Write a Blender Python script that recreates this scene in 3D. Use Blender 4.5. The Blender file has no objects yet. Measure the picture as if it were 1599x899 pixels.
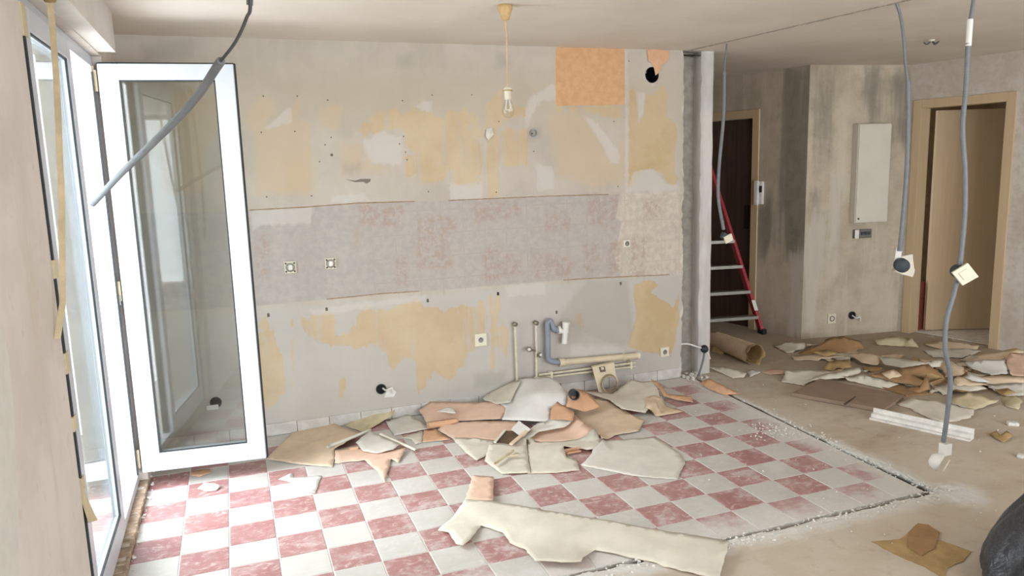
import bpy, bmesh, math, random
import numpy as np
from mathutils import Vector, Matrix, noise, geometry

# ------------------------------------------------------------------ camera
FPX, YAW, PIT, ROL = 1181.66, 0.3538, -0.1613, -0.0290
CAM = np.array([0.51886, -3.16778, 1.62276])
sc = bpy.context.scene
col = sc.collection
_f = np.array([math.sin(YAW)*math.cos(PIT), math.cos(YAW)*math.cos(PIT), math.sin(PIT)])
_r = np.array([math.cos(YAW), -math.sin(YAW), 0.0]); _u = np.cross(_r, _f)
CR = _r*math.cos(ROL) + _u*math.sin(ROL); CU = -_r*math.sin(ROL) + _u*math.cos(ROL)
cd = bpy.data.cameras.new('camera'); cam = bpy.data.objects.new('camera', cd); col.objects.link(cam)
cd.sensor_width = 36; cd.lens = FPX/1599*36; cd.clip_start = 0.02
mw = Matrix.Identity(4)
for i in range(3):
    mw[i][0], mw[i][1], mw[i][2], mw[i][3] = CR[i], CU[i], -_f[i], CAM[i]
cam.matrix_world = mw
sc.camera = cam

# ------------------------------------------------------------------ light
sc.view_settings.view_transform = 'Standard'; sc.view_settings.look = 'None'
sc.view_settings.gamma = 1; sc.view_settings.use_curve_mapping = False
sc.view_settings.exposure = 0.76
try:
    sc.cycles.use_denoising = True
    sc.cycles.max_bounces = 10; sc.cycles.diffuse_bounces = 6; sc.cycles.transparent_max_bounces = 16
    sc.cycles.sample_clamp_indirect = 6
except Exception: pass
wd = bpy.data.worlds.new('sky'); sc.world = wd; wd.use_nodes = True
bg = wd.node_tree.nodes['Background']
bg.inputs[0].default_value = (0.87, 0.935, 1.0, 1); bg.inputs[1].default_value = 4.8
sd = bpy.data.lights.new('veiled_sun', 'SUN'); so = bpy.data.objects.new('veiled_sun', sd); col.objects.link(so)
sd.energy = 3.2; sd.angle = math.radians(48); sd.color = (0.93, 0.96, 1.0)
so.rotation_euler = Vector((0.80, -0.16, -0.62)).to_track_quat('-Z', 'Y').to_euler()
def portal(name, loc, d, sx, sy):
    l = bpy.data.lights.new(name, 'AREA'); o = bpy.data.objects.new(name, l); col.objects.link(o)
    l.shape = 'RECTANGLE'; l.size = sx; l.size_y = sy; o.location = loc
    o.rotation_euler = Vector(d).to_track_quat('-Z', 'Y').to_euler(); l.cycles.is_portal = True
portal('portal_window', (-0.29, 0.30, 1.15), (1, 0, 0), 1.66, 2.2)
portal('portal_rear', (3.7, -5.45, 1.265), (0, 1, 0), 5.8, 2.13)

# ------------------------------------------------------------------ pixel -> place
def ray(u, v): return CR*((u-799.5)/FPX) - CU*((v-449.5)/FPX) + _f
def fl(u, v, z=0.0):
    d = ray(u, v); return CAM + d*((z-CAM[2])/d[2])
YW, ZC = 1.60, 2.385
def wl(u, v, y=YW):
    d = ray(u, v); return CAM + d*((y-CAM[1])/d[1])
def vplane(u, v, p, q):
    d = ray(u, v); n = np.array([q[1]-p[1], p[0]-q[0]])
    t = (n[0]*(p[0]-CAM[0])+n[1]*(p[1]-CAM[1]))/(n[0]*d[0]+n[1]*d[1]); return CAM + d*t

# ------------------------------------------------------------------ materials
def lin(h):
    if isinstance(h, str):
        h = h.lstrip('#'); c = [int(h[i:i+2], 16)/255 for i in (0, 2, 4)]
    else: c = [x/255 for x in h]
    return tuple(((x+0.055)/1.055)**2.4 if x > 0.04045 else x/12.92 for x in c) + (1.0,)
class NT:
    def __init__(s, name, rough=0.8, spec=0.3):
        s.m = bpy.data.materials.new(name); s.m.use_nodes = True; s.t = s.m.node_tree
        s.b = s.t.nodes['Principled BSDF']; s.b.inputs['Roughness'].default_value = rough
        s.b.inputs['Specular IOR Level'].default_value = spec
    def n(s, t): return s.t.nodes.new(t)
    def put(s, sock, v):
        if isinstance(v, bpy.types.NodeSocket): s.t.links.new(v, sock)
        elif v is not None: sock.default_value = v
    def pos(s): return s.n('ShaderNodeNewGeometry').outputs['Position']
    def obj(s): return s.n('ShaderNodeTexCoord').outputs['Object']
    def scale(s, v, xyz):
        m = s.n('ShaderNodeMapping'); s.put(m.inputs['Vector'], v); m.inputs['Scale'].default_value = xyz; return m.outputs[0]
    def noise(s, v, sc_, det=4, rough=0.6, dist=0.0):
        m = s.n('ShaderNodeTexNoise'); s.put(m.inputs['Vector'], v); m.inputs['Scale'].default_value = sc_
        m.inputs['Detail'].default_value = det; m.inputs['Roughness'].default_value = rough; m.inputs['Distortion'].default_value = dist
        return m.outputs['Fac']
    def math(s, op, a, b=None, clamp=False):
        m = s.n('ShaderNodeMath'); m.operation = op; m.use_clamp = clamp; s.put(m.inputs[0], a)
        if b is not None: s.put(m.inputs[1], b)
        return m.outputs[0]
    def mr(s, v, a, b, c=0.0, d=1.0):
        m = s.n('ShaderNodeMapRange'); m.interpolation_type = 'SMOOTHSTEP'; s.put(m.inputs[0], v)
        for k, x in zip((1, 2, 3, 4), (a, b, c, d)): m.inputs[k].default_value = x
        return m.outputs[0]
    def mix(s, f, a, b):
        m = s.n('ShaderNodeMix'); m.data_type = 'RGBA'; s.put(m.inputs[0], f); s.put(m.inputs[6], a); s.put(m.inputs[7], b); return m.outputs[2]
    def attr(s, name):
        m = s.n('ShaderNodeAttribute'); m.attribute_name = name; return m.outputs['Fac']
    def sep(s, v):
        m = s.n('ShaderNodeSeparateXYZ'); s.put(m.inputs[0], v); return m.outputs
    def color(s, v): s.put(s.b.inputs['Base Color'], v); return s
    def bump(s, h, st=0.3, d=0.01):
        m = s.n('ShaderNodeBump'); m.inputs['Strength'].default_value = st; m.inputs['Distance'].default_value = d
        s.put(m.inputs['Height'], h); s.put(s.b.inputs['Normal'], m.outputs[0]); return s
MATS = {}
def plain(name, hexc, rough=0.6, spec=0.3, var=0.12, sc_=18.0, metal=0.0, bump=0.0):
    if name in MATS: return MATS[name]
    k = NT(name, rough, spec); c = lin(hexc); d = tuple(x*(1-var) for x in c[:3]) + (1,); e = tuple(min(1, x*(1+var)) for x in c[:3]) + (1,)
    nz = k.noise(k.obj(), sc_, 4)
    k.color(k.mix(k.mr(nz, .3, .7), d, e)); k.b.inputs['Metallic'].default_value = metal
    if bump: k.bump(nz, bump, 0.01)
    MATS[name] = k.m; return k.m

# ------------------------------------------------------------------ mesh helpers
class MB:
    def __init__(s): s.v = []; s.f = []; s.mi = []; s.sm = []
    def add(s, vs, fs, mi=0, smooth=False):
        o = len(s.v); s.v += [tuple(map(float, p)) for p in vs]; s.f += [tuple(i+o for i in f) for f in fs]
        s.mi += [mi]*len(fs); s.sm += [smooth]*len(fs); return s
    def box(s, lo, hi, mi=0, bev=0.0, R=None, c=None):
        bm = bmesh.new(); bmesh.ops.create_cube(bm, size=1)
        ctr = [(a+b)/2 for a, b in zip(lo, hi)]; sz = [b-a for a, b in zip(lo, hi)]
        for v in bm.verts: v.co = Vector([v.co[i]*sz[i]+ctr[i] for i in range(3)])
        if bev: bmesh.ops.bevel(bm, geom=bm.edges[:], offset=bev, segments=2, affect='EDGES', profile=0.6)
        if R is not None:
            cc = Vector(c) if c is not None else Vector((0, 0, 0))
            for v in bm.verts: v.co = R @ (v.co-cc) + cc
        bm.verts.index_update()
        s.add([v.co for v in bm.verts], [[v.index for v in f.verts] for f in bm.faces], mi, False); bm.free(); return s
    def tube(s, pts, r, n=10, mi=0, caps=True, smooth=True):
        pts = [Vector(map(float, p)) for p in pts]; rr = r if isinstance(r, (list, tuple)) else [r]*len(pts)
        vs = []; fs = []; up = None
        for i, p in enumerate(pts):
            t = (pts[min(i+1, len(pts)-1)]-pts[max(i-1, 0)]).normalized()
            if up is None:
                a = Vector((0, 0, 1)) if abs(t.z) < .9 else Vector((1, 0, 0)); up = t.cross(a).normalized()
            else: up = (up - t*up.dot(t)).normalized()
            b = t.cross(up)
            vs += [p + (up*math.cos(2*math.pi*k/n) + b*math.sin(2*math.pi*k/n))*rr[i] for k in range(n)]
        for i in range(len(pts)-1):
            for k in range(n):
                k2 = (k+1) % n; fs.append((i*n+k, i*n+k2, (i+1)*n+k2, (i+1)*n+k))
        s.add(vs, fs, mi, smooth)
        if caps:
            s.add(vs[:n], [tuple(range(n))[::-1]], mi); s.add(vs[-n:], [tuple(range(n))], mi)
        return s
    def prism(s, poly, d, mi=0):
        """poly: 3D polygon, extruded by vector d"""
        poly = [Vector(map(float, p)) for p in poly]; d = Vector(d); n = len(poly)
        s.add(poly + [p+d for p in poly], [tuple(range(n))[::-1], tuple(range(n, 2*n))] + [(i, (i+1) % n, n+(i+1) % n, n+i) for i in range(n)], mi)
        return s
    def ring(s, c, ax, r0, r1, h, n=24, mi=0):
        """flat annular tube around axis ax at c, inner r0, outer r1, length h"""
        ax = Vector(ax).normalized(); a = ax.orthogonal().normalized(); b = ax.cross(a); c = Vector(map(float, c)); vs = []; fs = []
        for k in range(n):
            d = a*math.cos(2*math.pi*k/n)+b*math.sin(2*math.pi*k/n)
            vs += [c+d*r0, c+d*r1, c+d*r1+ax*h, c+d*r0+ax*h]
        for k in range(n):
            k2 = (k+1) % n
            for q in range(4): fs.append((k*4+q, k*4+(q+1) % 4, k2*4+(q+1) % 4, k2*4+q))
        s.add(vs, fs, mi); return s
    def lathe(s, prof, c, ax=(0, 0, 1), n=20, mi=0):
        ax = Vector(ax).normalized(); a = ax.orthogonal().normalized(); b = ax.cross(a); c = Vector(map(float, c)); vs = []; fs = []
        for r, h in prof:
            for k in range(n):
                vs.append(c + ax*h + (a*math.cos(2*math.pi*k/n)+b*math.sin(2*math.pi*k/n))*r)
        for i in range(len(prof)-1):
            for k in range(n):
                k2 = (k+1) % n; fs.append((i*n+k, i*n+k2, (i+1)*n+k2, (i+1)*n+k))
        s.add(vs, fs, mi, True); return s
    def build(s, name, mats, parent=None, loc=None):
        me = bpy.data.meshes.new(name); L = Vector(loc) if loc is not None else Vector((0, 0, 0))
        me.from_pydata([tuple(Vector(p)-L) for p in s.v], [], s.f)
        for m in (mats if isinstance(mats, (list, tuple)) else [mats]): me.materials.append(m)
        me.polygons.foreach_set('material_index', s.mi); me.polygons.foreach_set('use_smooth', s.sm)
        bm = bmesh.new(); bm.from_mesh(me); bmesh.ops.recalc_face_normals(bm, faces=bm.faces[:]); bm.to_mesh(me); bm.free()
        me.update(); o = bpy.data.objects.new(name, me); col.objects.link(o)
        o.location = L
        if parent is not None:
            W_, q_ = Vector((0, 0, 0)), parent
            while q_ is not None: W_ += Vector(q_.location); q_ = q_.parent
            o.parent = parent; o.location = L - W_
        return o
def tag(o, label=None, cat=None, group=None, kind=None):
    if label: o['label'] = label
    if cat: o['category'] = cat
    if group: o['group'] = group
    if kind: o['kind'] = kind
    return o
def empty(name, loc): 
    o = bpy.data.objects.new(name, None); o.empty_display_size = .1; col.objects.link(o); o.location = Vector(map(float, loc)); return o
def nz(x, y, z=0.0): return noise.noise(Vector((x, y, z)))
def spline(pts, n=40):
    """Catmull-Rom through 3D points"""
    P = [np.array(p, float) for p in pts]; P = [2*P[0]-P[1]] + P + [2*P[-1]-P[-2]]; out = []
    m = len(P)-3; per = max(2, n//m)
    for i in range(m):
        a, b, c, d = P[i:i+4]
        for k in range(per):
            t = k/per; out.append(.5*((2*b)+(-a+c)*t+(2*a-5*b+4*c-d)*t*t+(-a+3*b-3*c+d)*t**3))
    out.append(P[-2]); return out
def sdf(px, py, poly):
    """signed distance, positive inside, numpy arrays"""
    poly = np.array(poly, float); d = np.full(px.shape, 1e9); ins = np.zeros(px.shape, bool); n = len(poly)
    for i in range(n):
        a = poly[i]; b = poly[(i+1) % n]; e = b-a; L = (e*e).sum()+1e-12
        t = np.clip(((px-a[0])*e[0]+(py-a[1])*e[1])/L, 0, 1)
        d = np.minimum(d, np.hypot(px-a[0]-t*e[0], py-a[1]-t*e[1]))
        c = ((a[1] > py) != (b[1] > py)); den = (b[1]-a[1]) if abs(b[1]-a[1]) > 1e-9 else 1e-9
        ins ^= c & (px < (b[0]-a[0])*(py-a[1])/den + a[0])
    return np.where(ins, d, -d)
def union(px, py, polys): 
    r = np.full(px.shape, -1.0)
    for p in polys: r = np.maximum(r, sdf(px, py, p))
    return r
def grid_wall(name, p, q, z0, z1, step, thick, mat, fields, cut=None, rag=None):
    """vertical wall, front face p->q (room on the right-hand side of p->q), fine grid carrying float fields of (s,z)"""
    p = np.array(p, float); q = np.array(q, float); L = np.hypot(*(q-p)); e = (q-p)/L; nrm = np.array([e[1], -e[0]])
    nu = max(2, int(L/step)+1); nv = max(2, int((z1-z0)/step)+1)
    S, Z = np.meshgrid(np.linspace(0, L, nu), np.linspace(z0, z1, nv))
    if rag is not None: S = rag(S, Z, L)
    vs = [(p[0]+e[0]*s, p[1]+e[1]*s, z) for s, z in zip(S.ravel(), Z.ravel())]
    fs = [(j*nu+i, j*nu+i+1, (j+1)*nu+i+1, (j+1)*nu+i) for j in range(nv-1) for i in range(nu-1)]
    if cut is not None:
        sf, zf = S.ravel(), Z.ravel()
        fs = [f for f in fs if not cut((sf[f[0]]+sf[f[2]])/2, (zf[f[0]]+zf[f[2]])/2)]
    # thickness: rim strips to a back sheet
    rim = [j*nu for j in range(nv)][::-1] + list(range(nu)) + [j*nu+nu-1 for j in range(nv)] + [(nv-1)*nu+i for i in range(nu)][::-1]
    o = len(vs); bk = [(vs[i][0]-nrm[0]*thick, vs[i][1]-nrm[1]*thick, vs[i][2]) for i in rim]
    vs += bk; m = len(rim)
    fs += [(rim[k], o+k, o+(k+1) % m, rim[(k+1) % m]) for k in range(m) if rim[k] != rim[(k+1) % m]]
    me = bpy.data.meshes.new(name); me.from_pydata(vs, [], fs); me.materials.append(mat)
    for k, fn in fields.items():
        a = me.attributes.new(k, 'FLOAT', 'POINT'); val = np.zeros(len(vs), np.float32); val[:S.size] = fn(S.ravel(), Z.ravel()); val[S.size:] = -1
        a.data.foreach_set('value', val)
    bm = bmesh.new(); bm.from_mesh(me); bmesh.ops.recalc_face_normals(bm, faces=bm.faces[:]); bm.to_mesh(me); bm.free()
    ob = bpy.data.objects.new(name, me); col.objects.link(ob); return tag(ob, kind='structure')
def Zm(x0, y0, s, pts): return [(x0+a/s, y0+b/s) for a, b in pts]

# ------------------------------------------------------------------ wall_back: stripped plaster
def WP(pts): return [(wl(u, v)[0], wl(u, v)[2]) for u, v in pts]
Z5 = lambda P: WP(Zm(380, 290, 2.2475, P)); Z6 = lambda P: WP(Zm(740, 290, 2.2475, P)); Z4 = lambda P: WP(Zm(740, 40, 3.21, P)); Z3 = lambda P: WP(Zm(380, 40, 3.21, P))
TAN = [Z3([(10, 480), (50, 370), (130, 360), (160, 420), (110, 500), (180, 490), (260, 380), (290, 360), (285, 470), (340, 490), (345, 830), (200, 845), (60, 840), (50, 560)]),
       Z3([(385, 430), (430, 395), (495, 395), (490, 525), (430, 530), (395, 490)]),
       WP([(260, 150), (300, 138), (340, 150), (345, 190), (320, 240), (318, 300), (250, 305), (240, 200)])]
TAND = [Z3([(570, 540), (590, 490), (640, 460), (690, 425), (770, 415), (800, 450), (850, 415), (930, 425), (980, 460), (1040, 430), (1150, 425), (1160, 480), (1110, 540), (1110, 620), (1060, 700), (1000, 780), (880, 795), (870, 640), (820, 600), (810, 530), (700, 525), (640, 545)]),
        Z3([(1060, 560), (1170, 480), (1190, 700), (1180, 790), (1080, 800), (1040, 690)]),
        Z3([(812, 660), (858, 655), (858, 745), (825, 755)]),
        Z4([(20, 560), (45, 510), (60, 400), (90, 350), (150, 310), (140, 400), (260, 405), (262, 450), (140, 470), (130, 540), (132, 860), (60, 860), (55, 575)]),
        Z4([(140, 520), (275, 515), (262, 600), (262, 700), (140, 705)]),
        Z4([(412, 405), (750, 400), (755, 470), (600, 440), (415, 430)]),
        Z5([(55, 470), (85, 455), (105, 560), (140, 600), (150, 700), (130, 760), (85, 780), (70, 700), (60, 560)]),
        Z5([(165, 470), (178, 470), (176, 700), (163, 700)]),
        Z5([(205, 470), (240, 450), (290, 440), (320, 450), (325, 520), (370, 520), (400, 450), (440, 430), (500, 440), (560, 415), (610, 400), (640, 430), (650, 420), (690, 440), (760, 420), (830, 415), (845, 480), (855, 520), (830, 560), (790, 600), (760, 640), (720, 680), (690, 650), (660, 640), (640, 700), (610, 740), (600, 620), (560, 600), (530, 640), (490, 580), (440, 540), (420, 570), (360, 560), (320, 560), (260, 550), (220, 520)]),
        Z5([(340, 680), (352, 680), (345, 740), (334, 740)]),
        Z6([(62, 390), (95, 385), (88, 480), (122, 505), (115, 560), (95, 625), (78, 560), (70, 640), (58, 630)]),
        Z6([(0, 410), (30, 400), (45, 450), (20, 560), (0, 580)]), Z6([(346, 490), (356, 440), (372, 455), (374, 490)])]
PAN = [Z4([(400, 430), (560, 440), (610, 520), (690, 660), (755, 560), (755, 780), (600, 810), (420, 740), (395, 600), (360, 500)]),
       Z3([(490, 590), (590, 600), (600, 660), (730, 720), (500, 745)]), Z3([(200, 660), (340, 640), (340, 830), (210, 830)])]
MUS = [Z4([(860, 340), (900, 350), (950, 300), (972, 340), (968, 450), (1008, 500), (1018, 560), (1000, 640), (1005, 735), (1022, 770), (1000, 812), (960, 780), (945, 735), (900, 718), (850, 718), (815, 760), (800, 812), (770, 810), (772, 335), (800, 315), (818, 400), (830, 490), (850, 440)]),
       Z6([(565, 340), (620, 330), (650, 350), (615, 372), (660, 400), (700, 425), (720, 360), (724, 470), (704, 560), (690, 600), (600, 585), (535, 560), (560, 500), (572, 440), (558, 390)])]
PEACH = [WP([(868, 73), (975, 76), (975, 163), (868, 165)])]
BAND = [WP([(180, 335), (390, 328), (480, 323), (560, 317), (700, 313), (860, 306), (968, 303), (962, 340), (972, 345), (960, 400), (970, 433), (880, 437), (700, 452), (600, 458), (520, 466), (400, 478), (180, 490)])]
CREAMB = [WP([(968, 303), (1066, 300), (1066, 428), (970, 433), (960, 400), (972, 345), (962, 340)])]
PINK = [Z5([(400, 60), (560, 70), (560, 150), (400, 140)]), Z5([(388, 145), (405, 145), (405, 210), (388, 210)]), Z5([(610, 110), (740, 100), (750, 150), (720, 200), (740, 290), (610, 290)]),
        Z5([(535, 250), (580, 250), (580, 350), (530, 350)]), Z5([(800, 70), (899, 60), (899, 120), (800, 130)]), Z5([(850, 210), (899, 200), (899, 340), (850, 340)]), Z5([(50, 170), (90, 170), (90, 330), (50, 330)]),
        Z6([(0, 50), (165, 50), (165, 115), (0, 115)]), Z6([(30, 220), (165, 250), (165, 310), (30, 330)]), Z6([(205, 230), (355, 260), (355, 320), (205, 325)]), Z6([(250, 85), (345, 90), (350, 150), (250, 160)]),
        Z6([(400, 30), (510, 30), (500, 160), (400, 130)]), Z6([(385, 200), (440, 200), (440, 310), (385, 310)]), Z6([(470, 200), (520, 190), (520, 310), (470, 310)]), Z6([(590, 50), (660, 50), (650, 110), (600, 120)]), Z6([(545, 180), (605, 180), (600, 320), (545, 320)])]
WHITE = [WP([(975.5, 80), (980, 80), (982, 300), (977.5, 300)]), Z3([(860, 395), (900, 375), (945, 380), (940, 425), (900, 430)]), Z3([(110, 520), (170, 450), (240, 400), (250, 480), (130, 520)]), Z4([(275, 370), (350, 310), (410, 290), (412, 370), (330, 385), (280, 470), (265, 560), (255, 470)]),
         Z4([(540, 450), (600, 470), (700, 600), (735, 650), (720, 690), (680, 680), (640, 590)]), Z4([(310, 700), (395, 700), (400, 820), (320, 830)]), Z4([(815, 330), (858, 345), (850, 440), (825, 480)]), Z3([(600, 580), (700, 530), (790, 560), (790, 700), (640, 690)]),
         Z3([(1030, 800), (1200, 790), (1200, 870), (1040, 870)]), Z3([(450, 850), (600, 840), (640, 880), (440, 890)]), Z5([(20, 85), (250, 70), (240, 130), (60, 140), (30, 170)]), Z5([(215, 440), (400, 410), (640, 385), (640, 400), (560, 412), (430, 430), (260, 455)]),
         Z6([(110, 350), (250, 340), (250, 380), (120, 390)]), Z6([(340, 500), (500, 560), (540, 590), (340, 600)]), Z4([(800, 730), (900, 722), (960, 790), (1030, 800), (1035, 830), (770, 830)])]
GREY = [WP([(220, 70), (300, 62), (300, 90), (225, 95)]), WP([(620, 88), (640, 84), (644, 100), (624, 106)]), WP([(775, 85), (797, 85), (795, 105), (775, 105)]), WP([(822, 200), (842, 198), (845, 215), (826, 218)]), WP([(535, 255), (565, 255), (560, 275), (535, 270)]), Z6([(0, 660), (110, 650), (110, 700), (0, 710)]),
        Z6([(400, 330), (540, 330), (560, 500), (540, 560), (330, 560), (300, 450)])]
k = NT('stripped_plaster', 0.9, 0.15)
P = k.pos(); n1 = k.noise(P, 3.0, 6, .65); n2 = k.noise(P, 22, 5, .65); n3 = k.noise(P, 70, 3); nv = k.noise(k.scale(P, (26, 1, 2.2)), 1.0, 5, .6)
ed = k.math('ADD', k.math('MULTIPLY', k.math('SUBTRACT', n2, .5), .055), k.math('MULTIPLY', k.math('SUBTRACT', nv, .5), .04))
def msk(name, w=.006, off=0.0, e=None):
    return k.mr(k.math('ADD', k.attr(name), e if e is not None else ed), -w+off, w+off)
base = k.mix(k.mr(n1, .3, .7), lin('#b2a99d'), lin('#bfb6aa'))
base = k.mix(k.mr(nv, .45, .75, 0, .2), base, lin('#c6bba9'))
c = k.mix(k.math('MULTIPLY', msk('low', .03), .55), base, lin('#b9b6b2'))
c = k.mix(k.math('MULTIPLY', msk('upper', .10), .55), c, lin('#b5a995'))
c = k.mix(k.math('MULTIPLY', msk('pale', .05), .55), c, lin('#c3ab8b'))
c = k.mix(k.math('MULTIPLY', msk('tan', .02), .6), c, lin('#c2ad90'))
tn = k.mix(k.mr(n1, .35, .7), lin('#bda685'), lin('#c6b496'))
worn = k.mr(k.math('ADD', nv, k.math('MULTIPLY', n2, .35)), .44, .66, .25, 1.0)
ed2 = k.math('ADD', ed, k.math('MULTIPLY', k.math('SUBTRACT', nv, .5), .10))
c = k.mix(k.math('MULTIPLY', k.math('MULTIPLY', msk('tand', .008, 0, ed2), worn), .9), c, tn)
c = k.mix(k.math('MULTIPLY', msk('mus'), .92), c, k.mix(k.mr(n1, .35, .65), lin('#b9a17a'), lin('#c2ad8b')))
c = k.mix(k.math('MULTIPLY', msk('band', .006, 0, k.math('MULTIPLY', ed, .25)), .95), c, k.mix(k.mr(n2, .3, .7), lin('#a8a19c'), lin('#b4aca5')))
c = k.mix(k.math('MULTIPLY', msk('creamb', .008, 0, k.math('MULTIPLY', ed, .4)), .9), c, k.mix(k.mr(n2, .35, .65), lin('#b8ada1'), lin('#c9bfb2')))
# ghost of the removed wall tiles: 15 cm squares of reddish glue
br = k.n('ShaderNodeTexBrick'); br.offset = 0.0
mp = k.n('ShaderNodeMapping'); k.put(mp.inputs[0], P); mp.inputs['Rotation'].default_value = (math.radians(-90), 0, 0)
k.put(br.inputs['Vector'], mp.outputs[0]); br.inputs['Scale'].default_value = 1.0
for nm, vv in (('Brick Width', .15), ('Row Height', .15), ('Mortar Size', .006), ('Mortar Smooth', .4)): br.inputs[nm].default_value = vv
inb = msk('band', .01)
streak = k.noise(k.scale(P, (34, 1, 30)), 1.0, 5, .7)
pk = k.math('MULTIPLY', msk('pink', .03), k.mr(k.math('ADD', streak, k.math('MULTIPLY', n2, .5)), .66, .86))
c = k.mix(k.math('MULTIPLY', pk, .6), c, lin('#a68f80'))
gl = k.math('MULTIPLY', k.math('MULTIPLY', k.mr(br.outputs['Fac'], .2, .8), msk('glue', .05)), k.mr(n2, .45, .6))
c = k.mix(k.math('MULTIPLY', gl, .3), c, lin('#a08e82'))
c = k.mix(k.math('MULTIPLY', msk('white', .012), .6), c, lin('#c8c2bb'))
c = k.mix(k.math('MULTIPLY', msk('grey', .03), .42), c, lin('#99958a'))
c = k.mix(k.math('MULTIPLY', msk('peach', .002, 0, k.math('MULTIPLY', n3, .003)), .97), c, k.mix(k.mr(n2, .35, .65), lin('#c79b71'), lin('#cfa57d')))
edge = k.mr(k.attr('edge'), -.0, .02, 0, .8)
c = k.mix(edge, c, lin('#cfc9c0'))
k.color(c); k.bump(k.math('ADD', k.math('ADD', k.math('MULTIPLY', msk('tand'), .6), k.math('MULTIPLY', msk('mus'), .6)), k.math('ADD', n2, k.math('MULTIPLY', inb, -.8))), .28, .004)
def U(polys, lo=None): return lambda s, z: union(s, z, polys)
XE = 3.628
def ragged(S, Z, L):
    S = S.copy()
    for j in range(S.shape[0]):
        z = Z[j, -1]; S[j, -1] += .018*nz(z*9, 3.1) + .012*nz(z*30, 1.7); S[j, -2] = S[j, -1]-.006
    return S
vent = wl(1018, 117)
wall_back = grid_wall('wall_back', (-.02, YW), (XE, YW), 0, ZC, .016, .16, k.m, {
    'tan': lambda s, z: union(s-.02, z, TAN), 'tand': lambda s, z: union(s-.02, z, TAND), 'pale': lambda s, z: union(s-.02, z, PAN), 'mus': lambda s, z: union(s-.02, z, MUS), 'peach': lambda s, z: union(s-.02, z, PEACH),
    'band': lambda s, z: union(s-.02, z, BAND), 'creamb': lambda s, z: union(s-.02, z, CREAMB), 'pink': lambda s, z: union(s-.02, z, PINK), 'white': lambda s, z: union(s-.02, z, WHITE), 'grey': lambda s, z: union(s-.02, z, GREY),
    'glue': lambda s, z: np.where((z > .8) & (z < 1.39), np.minimum(s-1.35, .2), -.3), 'low': lambda s, z: .8-z, 'upper': lambda s, z: .16-np.abs(z-2.06), 'edge': lambda s, z: s-XE-.02+.03*np.sin(z*23)*np.sin(z*7+1)},
    cut=lambda s, z: (s-.02-vent[0])**2+(z-vent[2])**2 < .056**2, rag=ragged)

# ------------------------------------------------------------------ plain plaster walls, left side
k = NT('window_wall_plaster', 0.9, 0.15)
P = k.pos(); n1 = k.noise(P, 2.2, 6, .6); n2 = k.noise(P, 14, 5); nv = k.noise(k.scale(P, (8, 8, 1.2)), 1.0, 5, .6)
c = k.mix(k.mr(n1, .35, .65), lin('#cbc1b8'), lin('#d8d0c8')); c = k.mix(k.mr(nv, .55, .7, 0, .35), c, lin('#c3b29f')); c = k.mix(k.mr(n2, .6, .75, 0, .45), c, lin('#bba88e'))
k.color(c); k.bump(n2, .25, .004); PL = k.m
k = NT('white_paint', 0.75, 0.25); P = k.pos(); n1 = k.noise(P, 4, 5); k.color(k.mix(k.mr(n1, .3, .7), lin('#c8c2ba'), lin('#d3cdc6'))); WPAINT = k.m
k = NT('ceiling_paint', 0.9, 0.1); P = k.pos(); n1 = k.noise(P, 2.0, 5); n2 = k.noise(P, 40, 3)
k.color(k.mix(k.mr(n1, .3, .7), lin('#d2c9bd'), lin('#dad2c8'))); k.bump(n2, .15, .003); CEIL = k.m
WY0, WY1, WZ1 = -0.40, 1.10, 2.20        # window opening
XF = -0.04                                # inner face of the window frame
def wall_boxes(name, boxes, mat):
    b = MB()
    for lo, hi in boxes: b.box(lo, hi)
    return tag(b.build(name, mat), kind='structure')
wall_left = wall_boxes('wall_left', [((-.28, -5.6, -.1), (0, WY0-.13, ZC+.02)), ((-.28, WY0-.14, -.1), (-.03, WY0, ZC+.02)), ((-.28, WY1, -.1), (0, YW+.12, ZC+.02)), ((-.28, WY0, WZ1), (-.0, WY1, ZC+.02)), ((-.28, WY0, -.1), (-.01, WY1, .028))], PL)
wall_boxes('wall_front', [((-.28, -5.6, -.1), (.8, -5.4, ZC+.02)), ((6.6, -5.6, -.1), (8.6, -5.4, ZC+.02)), ((.8, -5.6, -.1), (6.6, -5.4, .2)), ((.8, -5.6, 2.33), (6.6, -5.4, ZC+.02))], PL)
sb = MB(); sb.box((-.02, -.9, 2.205), (.078, .99, ZC+.01), bev=.003); tag(sb.build('trim_1', WPAINT), kind='structure')    # roller shutter box

# ceiling
b = MB(); b.box((-.28, -5.6, ZC), (8.6, 4.6, ZC+.15)); ceiling = tag(b.build('ceiling', CEIL), kind='structure')
JT = plain('ceiling_joint', '#9c948a', .95, .1, .2, 60)
b = MB(); a0 = np.array([3.655, 1.6]); a1 = np.array([3.86, -.7])
for i in range(60):
    t0, t1 = i/60, (i+1)/60; p = a0+(a1-a0)*t0; q = a0+(a1-a0)*t1; w = .0025+.0015*nz(i*.7, 2.2); h = .005+.003*nz(i*.9, 4)
    b.box((min(p[0], q[0])-w, q[1], ZC-h), (max(p[0], q[0])+w, p[1], ZC+.002))
b.build('partition_joint', JT, ceiling)

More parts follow.
